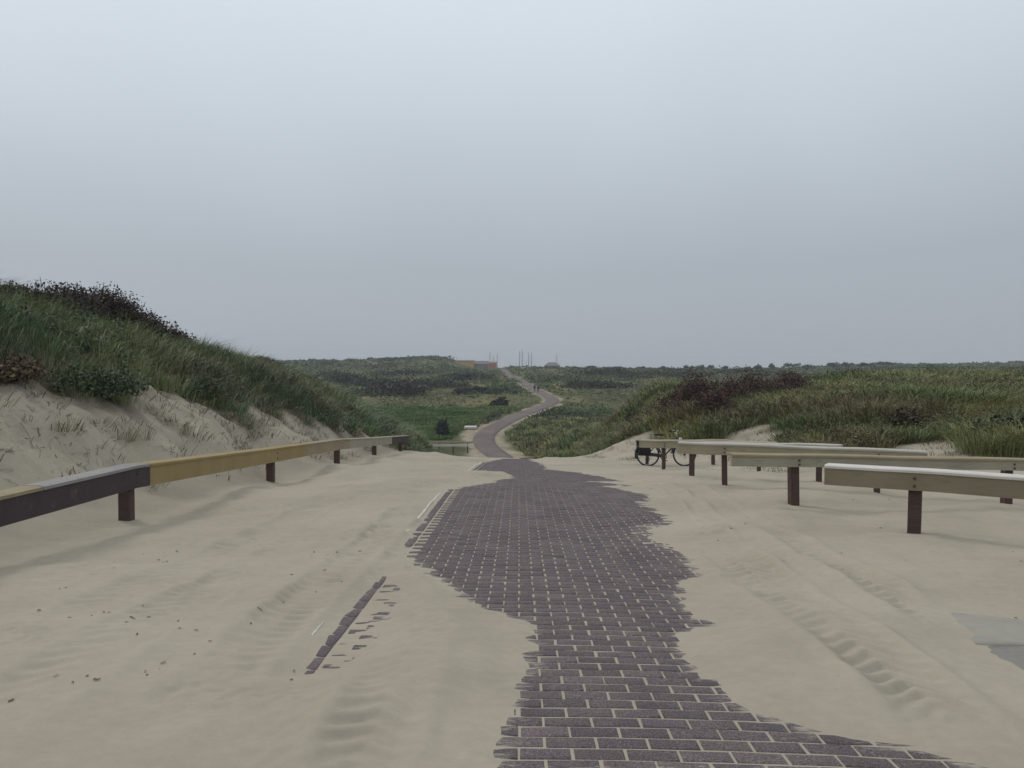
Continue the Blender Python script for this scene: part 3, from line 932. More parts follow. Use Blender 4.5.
# --- twigs, roots and litter on the sand bank and blown over the sand
def litter():
    Vs, Fs, Cs = [], [], []
    k = 0
    def stick(x, y, z, ln, w, az, c, lift=.0):
        nonlocal k
        dx, dy = math.cos(az) * ln / 2, math.sin(az) * ln / 2
        za, zb = S(x - dx, y - dy) + .004, S(x + dx, y + dy) + .004 + lift
        zm = (za + zb) / 2 + min(.012, ln * .05)
        px_, py_ = -math.sin(az) * w / 2, math.cos(az) * w / 2
        ox, oy = random.uniform(-.2, .2) * ln * -math.sin(az), random.uniform(-.2, .2) * ln * math.cos(az)
        for (a, b, h) in ((x - dx, y - dy, za), (x + ox, y + oy, zm), (x + dx, y + dy, zb)):
            Vs.extend([(a - px_, b - py_, h), (a, b, h + w * .8), (a + px_, b + py_, h)])
        for i in (0, 3):
            Fs.append((k + i, k + i + 1, k + i + 4, k + i + 3)); Fs.append((k + i + 1, k + i + 2, k + i + 5, k + i + 4))
        Cs.extend([c] * 9)
        k += 9
    for _ in range(2600):
        y = random.uniform(7, 33); s = random.uniform(.5, 3.6); x = -4.9 - s
        if float(veg_mask(np.array([x]), np.array([y]))[0]) > .6: continue
        cl = float(fbm(np.array([x]), np.array([y]), 1.6, 2, 91)[0])
        if cl < -.05 and random.random() < .75: continue
        c = random.choice([(.17, .145, .11), (.21, .18, .14), (.12, .105, .08), (.26, .23, .18)])
        stick(x, y, 0, random.choice([random.uniform(.03, .12), random.uniform(.03, .12), random.uniform(.03, .12), random.uniform(.1, .4)]), random.uniform(.006, .016), random.uniform(-.6, 1.0) + math.pi * .5, c, random.uniform(0, .03))
    for _ in range(150):
        y = random.choice([random.uniform(3.2, 7.5), random.uniform(3.4, 5)]); x = -random.uniform(1.1, 3.4)
        cl = float(fbm(np.array([x]), np.array([y]), .8, 2, 92)[0])
        if cl < .12: continue
        stick(x, y, 0, random.uniform(.008, .03), random.uniform(.004, .009), random.uniform(0, 6), random.choice([(.09, .08, .065), (.14, .125, .10), (.22, .19, .13)]))
    for _ in range(30):
        y = random.uniform(3.5, 16); x = random.uniform(1.6, 5.5)
        stick(x, y, 0, random.uniform(.01, .03), random.uniform(.004, .009), random.uniform(0, 6), (.07, .06, .05))
    return np_mesh('litter', Vs, [np.array(Fs)], M_LEAF, col=np.array(Cs))
tag(litter(), 'dry twigs and bits of root strewn over the sand', 'litter', kind='stuff')

ORD = ['leftmost', 'second from the left', 'third from the left', 'fourth from the left', 'fifth from the left', 'sixth from the left', 'seventh from the left',
       'eighth from the left', 'ninth from the left', 'tenth from the left', 'eleventh from the left', 'twelfth from the left', 'thirteenth from the left', 'fourteenth from the left']

# --- bushes that can be told apart
def bush(name, label, cat, x, y, w, h, col, group=None, n=900, leaf=.07, z=None, lobes=6, stems=True, shell=.45):
    zb = (float(Z0(np.array([x]), np.array([y]))[0]) + EZ if y > 45 else S(x, y)) if z is None else z
    root = tag(empty(name, (x, y, zb)), label, cat, group)
    C, RX_, RZ_ = [], [], []
    for i in range(lobes):
        a = random.uniform(0, 6.28); r = random.uniform(0, .62) * w / 2
        C.append((math.cos(a) * r, math.sin(a) * r, random.uniform(-.05, .25) * h)); RX_.append(w * random.uniform(.22, .36)); RZ_.append(h * random.uniform(.5, .78))
    V, Q, T, Cc = leaf_geo(np.array(C), np.array(RX_), np.array(RZ_), n // lobes, np.full(lobes, leaf), np.repeat(np.array([col], float), lobes, 0), shell, .28)
    # sprigs that break the outline
    np_mesh('foliage', V, [Q], M_LEAF, root, Cc)
    if stems:
        bm = bmesh.new()
        for i in range(7):
            a = random.uniform(0, 6.28); r = random.uniform(.1, .42) * w
            add_tube(bm, (math.cos(a) * r * .2, math.sin(a) * r * .2, -.08), (math.cos(a) * r, math.sin(a) * r, h * random.uniform(.5, .85)), .016 * max(1, h), .005 * max(1, h), 5)
        bm_obj('stems', bm, M_BARK, root)
    return root

crest = [(14, 292, 1.2, .7), (48, 302, 1.4, .95), (74, 308, 1.6, 1.1), (97, 314, 1.6, 1.15), (120, 320, 1.6, 1.1), (143, 328, 1.5, .95), (166, 337, 1.3, .7), (258, 358, 1.2, .6), (288, 365, 1.1, .6)]
crest_y = [18.5, 19.6, 20.6, 21.6, 22.7, 23.9, 25.6, 37, 41.5]
for i, ((p, v, w, h), y) in enumerate(zip(crest, crest_y)):
    x = at(p, y)
    bush('dark_bush', 'dark bush on the left dune crest, %s' % ORD[i], 'bush', x, y, w * 1.6, h * 1.25, (.062, .048, .043), 'dark bushes along the left dune crest', 6500, .052)
lower = [(104, 404, 1.7, .6, (.075, .100, .060), 'dark green bush overhanging the bare sand, below the left crest'),
         (22, 388, 1.2, .38, (.115, .088, .055), 'rusty brown bush at the left photo edge above the bare sand'),
         (205, 404, 1.5, .6, (.070, .088, .055), 'small dark bush at the lower edge of the left slope'),
         (345, 416, 1.6, .6, (.065, .058, .042), 'brownish bush on the nose of the left dune')]
for p, v, w, h, c, lab in lower:
    x, y = ground(p, v, lambda a, b: sand_z(a, b))
    bush('dark_bush', lab, 'bush', x - .25, y + .15, w, h, c, None, 3200, .042)
reds = [(650, 40, 2.8, 1.25), (678, 38, 3.0, 1.5), (703, 37, 3.2, 1.75), (729, 36, 3.2, 1.75), (757, 38, 3.0, 1.55), (786, 41, 3.0, 1.25), (718, 31.5, 2.3, 1.1), (672, 33.5, 2.0, 1.0)]
for i, (p, y, w, h) in enumerate(reds):
    lab = ('dark burgundy bush in the row behind the bicycle barriers, %s' % ORD[i]) if i < 6 else ('low burgundy bush in front of the row, nearer the sand' if i == 6 else 'low burgundy bush just behind the parked bicycle')
    bush('burgundy_bush', lab, 'bush', at(p, y), y, w, h, (.082, .050, .043), 'burgundy bushes behind the barriers', 3600, .065)
right_b = [(1003, 19.6, 1.8, .85, (.040, .050, .030), 'dark green bush at the right edge behind the long barrier'),
           (905, 23, 1.7, .8, (.070, .058, .036), 'brown green bush behind the long barrier, left of the bare sand'),
           (640, 47, 3.0, .9, (.050, .050, .032), 'dark bush on the green mound left of the burgundy row'),
           (575, 62, 3.4, .9, (.052, .050, .034), 'dark bush low on the green mound beside the road')]
for p, y, w, h, c, lab in right_b:
    bush('dark_bush', lab, 'bush', at(p, y), y, w, h, c, None, 1800, .08)
x, y = at(441, 107), 107
bush('round_bush', 'small round dark bush alone beside the low rails in valley', 'bush', x, y, 2.6, 2.6, (.022, .030, .022), None, 700, .28)
x, y = at(512, 150), 150
bush('round_bush', 'dark bush left of the valley road inside the bend', 'bush', x - 2.0, y, 4.2, 2.0, (.035, .048, .028), None, 600, .35)

# thickets standing dark in the valley
th = [(345, 235, 22, 2.6), (385, 225, 26, 3.0), (430, 215, 28, 3.2), (330, 300, 30, 3.2), (410, 300, 34, 3.4), (460, 255, 22, 3.0), (480, 185, 16, 2.2), (395, 178, 20, 2.4), (610, 300, 40, 4), (680, 290, 40, 4.2), (740, 330, 44, 4.5), (600, 215, 20, 2.4)]
names = ['far left', 'left middle', 'middle left of road', 'upper left', 'upper middle', 'close to road', 'just left of the road bend', 'above the green field', 'right of the road, first', 'right of the road, second', 'right of the road, third', 'beside the road bend on the right']
for (p, y, w, h), nm in zip(th, names):
    bush('thicket', 'broad dark thicket in the valley, %s' % nm, 'thicket', at(p, y), y, w, h, (.036, .040, .027), 'dark thickets in the valley', 1500, .55, lobes=12, stems=False, shell=.4)

# tufts standing alone on the bare bank
tufts = [(262, 425, 'leafy grass tuft alone on the bare bank above the yellow board', .55), (225, 395, 'grass tuft at the edge of the bare bank, left of the slope middle', .6), (130, 440, 'thin grass tuft on the bank above the dark board', .4),
         (190, 437, 'sparse grass tuft on the bank above the start of the yellow board', .45), (350, 437, 'small grass tuft on the bank above the grey boards', .5), (60, 430, 'thin dry tuft on the bare bank at far left', .35), (820, 452, 'small grass tuft by the posts between the barriers', .3)]
for p, v, lab, h in tufts:
    x, y = ground(p, v, lambda a, b: sand_z(a, b))
    root = tag(empty('grass_tuft', (x, y, S(x, y))), lab, 'grass tuft', 'tufts alone on the sand')
    n = 5
    P = np.stack([rng.normal(0, .14, n), rng.normal(0, .14, n), np.zeros(n)], -1)
    V, Q, T, C = grass_geo(P, rng.uniform(.6, 1.0, n) * h, pick([(.15, .17, .09), (.2, .19, .11), (.25, .22, .14)], n), 12, np.full(n, .008), lean=.6)
    np_mesh('blades', V, [Q, T], M_BLADE, root, C)

# ------------------------------------------------------------------ trees on the right-hand skyline
def tree(label, px, y, top_v, w, col, group):
    x = at(px, y)
    zb = float(Z0(np.array([x]), np.array([y]))[0]) + EZ
    ht = max(2.5, (VH - top_v) / F_PX * y + EZ - zb)
    root = tag(empty('windswept_tree', (x, y, zb)), label, 'tree', group)
    bm = bmesh.new()
    add_tube(bm, (0, 0, -.3), (.15, 0, ht * .55), .22, .12, 6)
    for i in range(4):
        a = random.uniform(0, 6.28)
        add_tube(bm, (.1, 0, ht * random.uniform(.3, .5)), (math.cos(a) * w * .3, math.sin(a) * w * .3, ht * random.uniform(.65, .85)), .1, .04, 5)
    bm_obj('trunk', bm, M_BARK, root)
    k = 6
    C = np.array([(random.uniform(-.32, .32) * w, random.uniform(-.3, .3) * w, ht * random.uniform(.34, .66)) for _ in range(k)])
    V, Q, T, Cc = leaf_geo(C, np.full(k, w * .27), np.full(k, ht * .34), 70, np.full(k, .55), np.repeat(np.array([col]), k, 0), .35, .25)
    np_mesh('crown', V, [Q], M_LEAF, root, Cc)
tr = [(664, 366, 5), (688, 363.5, 6), (700, 364.5, 5), (712, 364.0, 6), (724, 365.5, 5), (748, 365.6, 5), (758, 364.6, 4.5), (771, 363, 3.2), (791, 362.6, 8), (806, 363.4, 7), (832, 362.0, 7), (846, 361.8, 6), (866, 361.6, 8), (884, 361.2, 8)]
for i, (p, v, w) in enumerate(tr):
    tree('wind-shaped tree on the right skyline, %s of fourteen' % ORD[i], p, 415 + 9 * (i % 3), v, w, (.040, .050, .036), 'trees on the right skyline')
for i, (p, v, w) in enumerate([(578, 366, 5), (590, 365.6, 6), (616, 366, 6), (640, 366.2, 6)]):
    tree('low tree on the skyline right of the masts, %s of four' % ORD[i], p, 430, v, w, (.040, .052, .038), 'low trees right of the masts')

# ------------------------------------------------------------------ guard rail on the left
def left_rail():
    py = [3.2, 9.1, 15.0, 20.4, 26.0, 31.0]
    pxx = [-4.42, -4.44, -4.62, -4.60, -4.66, -4.55]
    top = [-1.03, -1.145, -1.56, -1.90, -2.366, -2.75]
    yy = [1.5] + py + [32.2]
    xx = [-4.40] + pxx + [-4.53]
    tt = [-1.0] + top + [-2.84]
    y0 = 9.1
    root = tag(empty('guard_rail', (-4.44, y0, S(-4.44, y0))), 'long wooden guard rail with dark, yellow and grey boards below the left dune', 'guard rail')
    ox, oy, oz = root.location
    segs = [(1.5, 9.42, M_DARKB, M_CAPG, 'dark stained board'), (9.44, 17.0, M_YELB, M_YELB, 'yellow new board'), (17.02, 21.4, M_TANB, M_TANB, 'weathered tan board'),
            (21.42, 28.5, M_GREYB, M_GREYB, 'weathered grey board'), (28.52, 32.2, M_DARKB, M_TANB, 'short dark end board')]
    for a, b, m, mc, lab in segs:
        ys_ = np.array(sorted([a, b] + [q for q in py if a + .2 < q < b - .2]))
        X_ = np.interp(ys_, yy, xx) + .10; T_ = np.interp(ys_, yy, tt) + EZ
        capcut = [(a, 7.25, M_TANB), (7.27, b, M_CAPG)] if a < 2 else [(a, b, mc)]
        for nm, sec, mat in (('board', [(-.03, -.255), (.03, -.255), (.03, -.032), (-.03, -.032)], m), ('cap', [(-.155, -.030), (.042, -.030), (.042, 0), (-.02, .012), (-.155, .012)], mc)):
            for a_, b_, mat in ([(a, b, m)] if nm == 'board' else capcut):
              ys_ = np.array(sorted([a_, b_] + [q for q in py if a_ + .2 < q < b_ - .2]))
              X_ = np.interp(ys_, yy, xx) + .10; T_ = np.interp(ys_, yy, tt) + EZ
              bm = bmesh.new()
              rings = []
              for xq, yq, tq in zip(X_, ys_, T_):
                  rings.append([bm.verts.new((xq + sx - ox, yq - oy, tq + sz - oz)) for sx, sz in sec])
              k = len(sec)
              for i in range(len(rings) - 1):
                  for j in range(k):
                      bm.faces.new((rings[i][j], rings[i][(j + 1) % k], rings[i + 1][(j + 1) % k], rings[i + 1][j]))
              bm.faces.new(rings[0][::-1]); bm.faces.new(rings[-1])
              ob = bm_obj(nm, bm, mat, root)
              ob['label'] = lab if nm == 'board' else 'flat cap plank over the ' + lab
    for xq, yq, tq in zip(pxx, py, top):
        g = S(xq, yq)
        bm = bmesh.new()
        zt = tq + EZ - .035
        add_box(bm, (xq - ox, yq - oy, (zt + g - .35) / 2 - oz), (.135, .135, zt - g + .35), bev=.012)
        bm_obj('post', bm, M_POST, root)
        for dz in (.09, .19):
            bm = bmesh.new(); zb_ = tq + EZ - dz - oz
            add_tube(bm, (xq + .125 - ox, yq - oy, zb_), (xq + .140 - ox, yq - oy, zb_), .016, n=8)
            bm_obj('bolt', bm, M_BOLT, root)
left_rail()

# ------------------------------------------------------------------ barriers on the right
def barrier(label, L, Rp, over, tops, bh, mb, mc, group, pw=.13, th=.055):
    (xa, ya), (xb, yb) = L, Rp
    ang = math.atan2(yb - ya, xb - xa)
    ln = math.hypot(xb - xa, yb - ya)
    g0 = S(xa, ya)
    root = tag(empty('wooden_barrier', (xa, ya, g0), ang), label, 'barrier', group)
    (ta, tb) = tops[0] + EZ - g0, tops[1] + EZ - g0
    def tz(u): return ta + (tb - ta) * u / ln
    u0, u1 = -over[0], ln + over[1]
    def strip(name, prof, mat):
        bm = bmesh.new(); rings = []
        nseg = 8
        for i in range(nseg + 1):
            u = u0 + (u1 - u0) * i / nseg
            wob = .006 * math.sin(i * 1.7 + xa)
            rings.append([bm.verts.new((u, sy, tz(u) + sz + wob)) for sy, sz in prof])
        k = len(prof)
        for i in range(nseg):
            for j in range(k):
                bm.faces.new((rings[i][j], rings[i][(j + 1) % k], rings[i + 1][(j + 1) % k], rings[i + 1][j]))
        bm.faces.new(rings[0][::-1]); bm.faces.new(rings[-1])
        bm_obj(name, bm, mat, root)
    f = -.075                                     # front of the posts, towards the camera
    strip('board', [(f - th, -bh), (f, -bh), (f, -.033), (f - th, -.033), ], mb)
    strip('cap', [(f - th - .012, -.031), (.075, -.031), (.075, .006), (f - th + .004, .006), (f - th - .012, -.006)], mc)
    for u, (xp, yp) in ((0, L), (ln, Rp)):
        g = S(xp, yp) - g0
        zt = tz(u) - .034
        bm = bmesh.new()
        rot = Matrix.Rotation(random.uniform(-.02, .02), 3, 'Y')
        add_box(bm, (u, 0, (zt + g - .35) / 2), (pw, pw, zt - g + .35), rot, .01)
        bm_obj('post', bm, M_POST, root)
        for dz in (.28, .72):
            bm = bmesh.new(); zb_ = tz(u) - .033 - (bh - .033) * dz
            add_tube(bm, (u + .01, f - th + .004, zb_), (u + .01, f - th - .010, zb_), .016, n=8)
            bm_obj('bolt', bm, M_BOLT, root)
G = 'wooden barriers on the sand at right'
barrier('farthest wooden barrier on the right, just behind the parked bicycle', (3.53, 22.3), (5.34, 22.3), (.12, .4), (-2.10, -2.08), .15, M_OLIVEB, M_TANB, G, .09)
barrier('second farthest wooden barrier on the right, in front of the parked bicycle', (3.43, 19.2), (5.62, 19.0), (.58, .4), (-1.80, -1.82), .175, M_PALEB, M_GREYB, G, .085)
barrier('third wooden barrier behind, its right end above the long barrier', (3.52, 16.5), (5.51, 14.9), (.25, .4), (-1.585, -1.47), .18, M_OLIVEB, M_CAPM, G, .09)
barrier('middle wooden barrier with pale cap, ending above the long beige barrier', (3.45, 13.6), (5.69, 12.9), (.76, .7), (-1.33, -1.35), .185, M_PALEB, M_CAPM, G, .09)
barrier('long beige wooden barrier running out of frame behind the nearest one', (3.76, 11.1), (7.02, 11.7), (.96, .9), (-1.235, -1.36), .16, M_GREYB, M_TANB, G, .12)
barrier('nearest wooden barrier, brown grey board with bright white cap, at right edge', (4.39, 9.0), (6.9, 7.45), (.93, .7), (-1.165, -1.165), .225, M_OLIVEB, M_CAP, G)

# the two low rails down in the valley
for k, (y, v_, lab) in enumerate(((97, 441.6, 'upper of two low pale rails beside the valley road'), (93, 444.6, 'lower of two low pale rails beside the valley road'))):
    xa, xb = at(436, y), at(470, y)
    zt = -(v_ - VH) / F_PX * y
    root = tag(empty('low_rail', (xa, y, zt + EZ - .8)), lab, 'rail', 'low rails in the valley')
    bm = bmesh.new(); add_box(bm, ((xb - xa) / 2, 0, .68), (xb - xa + .8, .07, .22), bev=.01)
    bm_obj('board', bm, M_CAP if k else M_GREYB, root)
    for u in (.3, (xb - xa) / 2, xb - xa - .3):
        bm = bmesh.new(); zg = float(Z0(np.array([xa + u]), np.array([y + .1]))[0]) + EZ - root.location.z
        add_box(bm, (u, .11, (zg - .4 + .76) / 2), (.15, .15, .76 - zg + .4), bev=.01)
        bm_obj('post', bm, M_POST, root)
x, y = at(470.5, 113), 113
zb = float(Z0(np.array([x]), np.array([y]))[0]) + EZ
bm = bmesh.new(); add_box(bm, (0, 0, .1), (1.7, 1.9, .3), bev=.03)
root = bm_obj('stone_block', bm, M_KERB); root.location = (x, y, zb + .1)
tag(root, 'flat pale concrete block on the red verge beside valley road', 'block')

# ------------------------------------------------------------------ bicycle
M_BLACK = plain('black_paint', (.018, .017, .018), .35, .5, .2)
M_RUBBER = plain('rubber', (.016, .016, .017), .8, .2, .2)
M_STEEL = plain('steel', (.45, .46, .47), .35, .5, .15, metal=.8)
M_BAG = plain('pannier_cloth', (.022, .018, .022), .85, .15, .3, 14)
M_SADDLE = plain('saddle_leather', (.02, .018, .018), .5, .4, .2)
M_WHITE = plain('white_plastic', (.7, .72, .72), .5, .4, .08)
M_LAMPR = plain('red_reflector', (.16, .01, .01), .3, .5, .1)
def bicycle(x, y, rz, lean):
    g = S(x, y)
    root = tag(empty('bicycle', (x, y, g - .02), rz), 'black city bicycle with dark rear pannier bags leaning at the far barrier', 'bicycle')
    root.rotation_euler = (lean, 0, rz)
    root.scale = (.92, .92, .92)
    Rw, WB = .345, 1.08
    for wx in (0.0, WB):
        bm = bmesh.new(); add_torus(bm, (wx, 0, Rw), Rw - .02, .021, 40, 8)
        wheel = bm_obj('wheel', bm, M_RUBBER, root, True)
        bm = bmesh.new(); add_torus(bm, (wx, 0, Rw), Rw - .045, .010, 40, 6)
        bm_obj('rim', bm, M_STEEL, wheel, True)
        bm = bmesh.new()
        for i in range(24):
            a = 2 * math.pi * i / 24
            add_tube(bm, (wx + .02 * math.cos(a + .8), .02 * (-1) ** i, Rw + .02 * math.sin(a + .8)), (wx + (Rw - .05) * math.cos(a), 0, Rw + (Rw - .05) * math.sin(a)), .0014, n=4, cap=False)
        bm_obj('spokes', bm, M_STEEL, wheel)
        bm = bmesh.new(); add_tube(bm, (wx, -.05, Rw), (wx, .05, Rw), .028 if wx else .034, n=12)
        bm_obj('hub', bm, M_BLACK, wheel, True)
        bm = bmesh.new()
        a0, a1 = (R(10), R(200)) if wx == 0 else (R(35), R(175))
        add_torus(bm, (wx, 0, Rw), Rw + .028, .024, 24, 6, a0, a1)
        bm_obj('mudguard', bm, M_BLACK, root, True)
    seat, bb, head0, head1 = (.36, 0, .84), (.45, 0, .29), (.86, 0, .88), (.90, 0, .66)
    bm = bmesh.new()
    add_tube(bm, seat, bb, .018); add_tube(bm, head0, head1, .021)
    add_tube(bm, bb, (.89, 0, .70), .020); add_tube(bm, (.37, 0, .74), (.87, 0, .82), .018)
    for s in (-1, 1):
        add_tube(bm, (0, s * .055, Rw), (.45, s * .03, .29), .011); add_tube(bm, (0, s * .055, Rw), (.365, s * .02, .78), .009)
        add_tube(bm, (.91, s * .02, .62), (.925, s * .05, .62), .012)
    bm_obj('frame', bm, M_BLACK, root, True)
    bm = bmesh.new()
    for s in (-1, 1):
        add_tube(bm, (.915, s * .05, .62), (.97, s * .052, .52), .013); add_tube(bm, (.97, s * .052, .52), (WB, s * .055, Rw), .012)
    add_tube(bm, (.915, -.055, .62), (.915, .055, .62), .016)
    bm_obj('fork', bm, M_BLACK, root, True)
    bm = bmesh.new()
    add_tube(bm, head0, (.845, 0, 1.0), .014); add_tube(bm, (.845, 0, 1.0), (.875, 0, 1.02), .013)
    for s in (-1, 1):
        add_tube(bm, (.875, 0, 1.02), (.86, s * .22, 1.05), .011); add_tube(bm, (.86, s * .22, 1.05), (.70, s * .29, 1.03), .011)
    hb = bm_obj('handlebar', bm, M_STEEL, root, True)
    for s in (-1, 1):
        bm = bmesh.new(); add_tube(bm, (.79, s * .257, 1.041), (.69, s * .293, 1.029), .018, n=10)
        bm_obj('grip', bm, M_RUBBER, hb, True)
    bm = bmesh.new(); add_tube(bm, (.93, 0, .80), (1.0, 0, .80), .035, .045, 12)
    bm_obj('headlamp', bm, M_STEEL, root, True)
    bm = bmesh.new(); add_tube(bm, (.365, 0, .80), (.345, 0, .93), .013)
    sp = bm_obj('seat_post', bm, M_STEEL, root, True)
    bm = bmesh.new()
    ring = [(-.14, .085, .955), (-.12, .10, .96), (-.03, .075, .955), (.06, .028, .95), (.13, .018, .945)]
    top = [bm.verts.new((.34 + a, s * b, c)) for s in (1, -1) for a, b, c in (ring if s == 1 else ring[::-1])]
    f = bm.faces.new(top); r_ = bmesh.ops.extrude_face_region(bm, geom=[f])
    for v in [g_ for g_ in r_['geom'] if isinstance(g_, bmesh.types.BMVert)]:
        v.co.z -= .05; v.co.y *= .8
    bm_obj('saddle', bm, M_SADDLE, root)
    bm = bmesh.new()
    add_box(bm, (-.02, 0, .775), (.40, .13, .016), bev=.004)
    for s in (-1, 1):
        add_tube(bm, (0, s * .06, Rw), (-.12, s * .06, .77), .007); add_tube(bm, (0, s * .06, Rw), (.08, s * .06, .77), .007)
    bm_obj('luggage_rack', bm, M_BLACK, root, True)
    for s in (-1, 1):
        bm = bmesh.new(); add_box(bm, (-.13, s * .135, .53), (.36, .14, .42), bev=.03)
        bag = bm_obj('pannier_bag', bm, M_BAG, root)
        bm = bmesh.new(); add_box(bm, (-.13, s * .14, .735), (.37, .16, .05), bev=.015)
        bm_obj('flap', bm, M_BAG, bag)
    bm = bmesh.new(); add_box(bm, (-.23, 0, .79), (.03, .09, .05), bev=.006)
    bm_obj('tail_light', bm, M_LAMPR, root)
    bm = bmesh.new(); add_torus(bm, (.45, -.045, .29), .088, .012, 24, 6)
    add_tube(bm, (.45, -.05, .29), (.45, .07, .29), .02)
    for s in (-1, 1):
        add_tube(bm, (.45, s * .075, .29), (.45 + s * .10, s * .085, .29 - s * .13), .011)
    cr_ = bm_obj('crank', bm, M_BLACK, root, True)
    for s in (-1, 1):
        bm = bmesh.new(); add_box(bm, (.45 + s * .10, s * .135, .29 - s * .13), (.09, .09, .022), bev=.004)
        bm_obj('pedal', bm, M_RUBBER, cr_)
    bm = bmesh.new()
    add_box(bm, (.215, -.055, .335), (.50, .022, .10), Matrix.Rotation(R(7), 3, 'Y'), .008)
    bm_obj('chain_case', bm, M_BLACK, root)
    bm = bmesh.new(); add_tube(bm, (.10, .07, .32), (.02, .20, .02), .010)
    bm_obj('kickstand', bm, M_STEEL, root)
    return root
bicycle(3.50, 21.95, R(2), R(-5))

# ------------------------------------------------------------------ two people on the valley road
M_SKIN = plain('skin', (.42, .27, .20), .6, .3, .08)
M_HAIR = plain('hair', (.05, .035, .025), .7, .2, .2)
def person(label, x, y, rz, top_c, leg_c, stride):
    z = float(Z0(np.array([x]), np.array([y]))[0]) + EZ + .07
    root = tag(empty('person', (x, y, z), rz), label, 'person', 'people on the valley road')
    st = stride
    J = [(0, 0, .95), (0, 0, 1.12), (0, .01, 1.30), (0, .01, 1.44), (0, .02, 1.53), (0, .03, 1.63), (0, .03, 1.75)]
    E = [(0, 1), (1, 2), (2, 3), (3, 4), (4, 5), (5, 6)]
    Rr = [(.17, .12), (.15, .11), (.18, .12), (.13, .09), (.055, .055), (.085, .10), (.06, .07)]
    def chain(at_, pts, rad):
        p = at_
        for q, r in zip(pts, rad):
            J.append(q); Rr.append((r, r)); E.append((p, len(J) - 1)); p = len(J) - 1
    for s in (-1, 1):
        f = s * st
        chain(0, [(s * .10, f * .05, .86), (s * .10, f * .22, .48), (s * .10, f * .22 - .05, .09), (s * .11, f * .22 + .10, .04)], [.10, .062, .042, .035])
        chain(3, [(s * .20, 0, 1.40), (s * .25, -f * .12, 1.12), (s * .25, -f * .22 + .05, .88), (s * .25, -f * .24 + .07, .79)], [.062, .045, .034, .034])
    me = bpy.data.meshes.new('body')
    me.from_pydata(J, E, [])
    ob = bpy.data.objects.new('body', me); COL.objects.link(ob); ob.parent = root
    sk = ob.modifiers.new('skin', 'SKIN'); sk.use_smooth_shade = True
    for i, r in enumerate(Rr): me.skin_vertices[0].data[i].radius = r
    me.skin_vertices[0].data[0].use_root = True
    sb = ob.modifiers.new('sub', 'SUBSURF'); sb.levels = 1; sb.render_levels = 1
    m, N, L, b = new_mat('clothed_body')
    tc = N.new('ShaderNodeTexCoord'); sp = N.new('ShaderNodeSeparateXYZ'); L.new(tc.outputs['Object'], sp.inputs[0])
    r = N.new('ShaderNodeValToRGB'); r.color_ramp.interpolation = 'CONSTANT'
    e = r.color_ramp.elements
    e[0].position, e[0].color = 0, (.03, .028, .026, 1)
    e[1].position, e[1].color = .05, (*leg_c, 1)
    k = e.new(.50); k.color = (*top_c, 1)
    k = e.new(.755); k.color = (.42, .27, .20, 1)
    mu = N.new('ShaderNodeMath'); mu.operation = 'DIVIDE'; mu.inputs[1].default_value = 2.0
    L.new(sp.outputs['Z'], mu.inputs[0]); L.new(mu.outputs[0], r.inputs[0]); L.new(r.outputs[0], b.inputs['Base Color'])
    me.materials.append(m)
    bm = bmesh.new(); bmesh.ops.create_uvsphere(bm, u_segments=12, v_segments=8, radius=1)
    for v in bm.verts: v.co = Vector((v.co.x * .098, v.co.y * .112 + .015, v.co.z * .105 + 1.735))
    bm_obj('hair', bm, M_HAIR, root, True)
yp = 196
person('walker in a dark jacket on the valley road, left of the pair', at(534.6, yp), yp, R(170), (.03, .035, .05), (.03, .03, .035), .7)
person('walker in dark clothes on the valley road, right of the pair', at(538.2, yp - 3), yp - 3, R(185), (.045, .03, .035), (.025, .03, .045), -.7)

# ------------------------------------------------------------------ far buildings
M_YWALL = plain('yellow_brick', (.46, .30, .12), .9, .1, .12, .8)
M_RWALL = plain('red_brick', (.38, .18, .11), .9, .1, .15, .8)
M_GWALL = plain('grey_boards', (.20, .185, .18), .9, .1, .15, .8)
M_ROOF = plain('grey_roof_tiles', (.15, .14, .145), .8, .2, .15, 1.5)
M_RROOF = plain('red_roof_tiles', (.22, .13, .10), .8, .2, .15, 1.5)
M_GLASS = plain('dark_window_glass', (.03, .035, .04), .1, .6, .1)
def house(name, label, p0, p1, y, v_eave, v_top, depth, mw_, mr, nwin, base_v=371.5, hip=0.0):
    x0, x1 = at(p0, y), at(p1, y)
    w = x1 - x0
    zb = -(base_v - VH) / F_PX * y - 1.0
    ze = -(v_eave - VH) / F_PX * y - zb
    zt = -(v_top - VH) / F_PX * y - zb
    root = tag(empty(name, (x0 + w / 2, y, zb + EZ)), label, 'building', None)
    bm = bmesh.new(); add_box(bm, (0, depth / 2, ze / 2), (w, depth, ze))
    bm_obj('wall', bm, mw_, root)
    bm = bmesh.new(); o_ = .3
    a = [bm.verts.new((sx * (w / 2 + o_ - (hip if 0 < yy < depth else 0)), yy, zz)) for sx in (-1, 1) for yy, zz in ((-o_, ze - .05), (depth / 2, max(zt, ze + .3)), (depth + o_, ze - .05))]
    bm.faces.new((a[0], a[3], a[4], a[1])); bm.faces.new((a[1], a[4], a[5], a[2])); bm.faces.new((a[0], a[1], a[2])); bm.faces.new((a[3], a[5], a[4])); bm.faces.new((a[0], a[2], a[5], a[3]))
    bm_obj('roof', bm, mr, root)
    for i in range(nwin):
        xx = -w / 2 + (i + .5) * w / nwin
        bm = bmesh.new(); add_box(bm, (xx, -.02, ze * .55 + .6), (.95, .12, 1.1))
        f = bm_obj('window', bm, M_WHITE, root)
        bm = bmesh.new(); add_box(bm, (xx, -.05, ze * .55 + .6), (.8, .12, .95))
        bm_obj('pane', bm, M_GLASS, f)
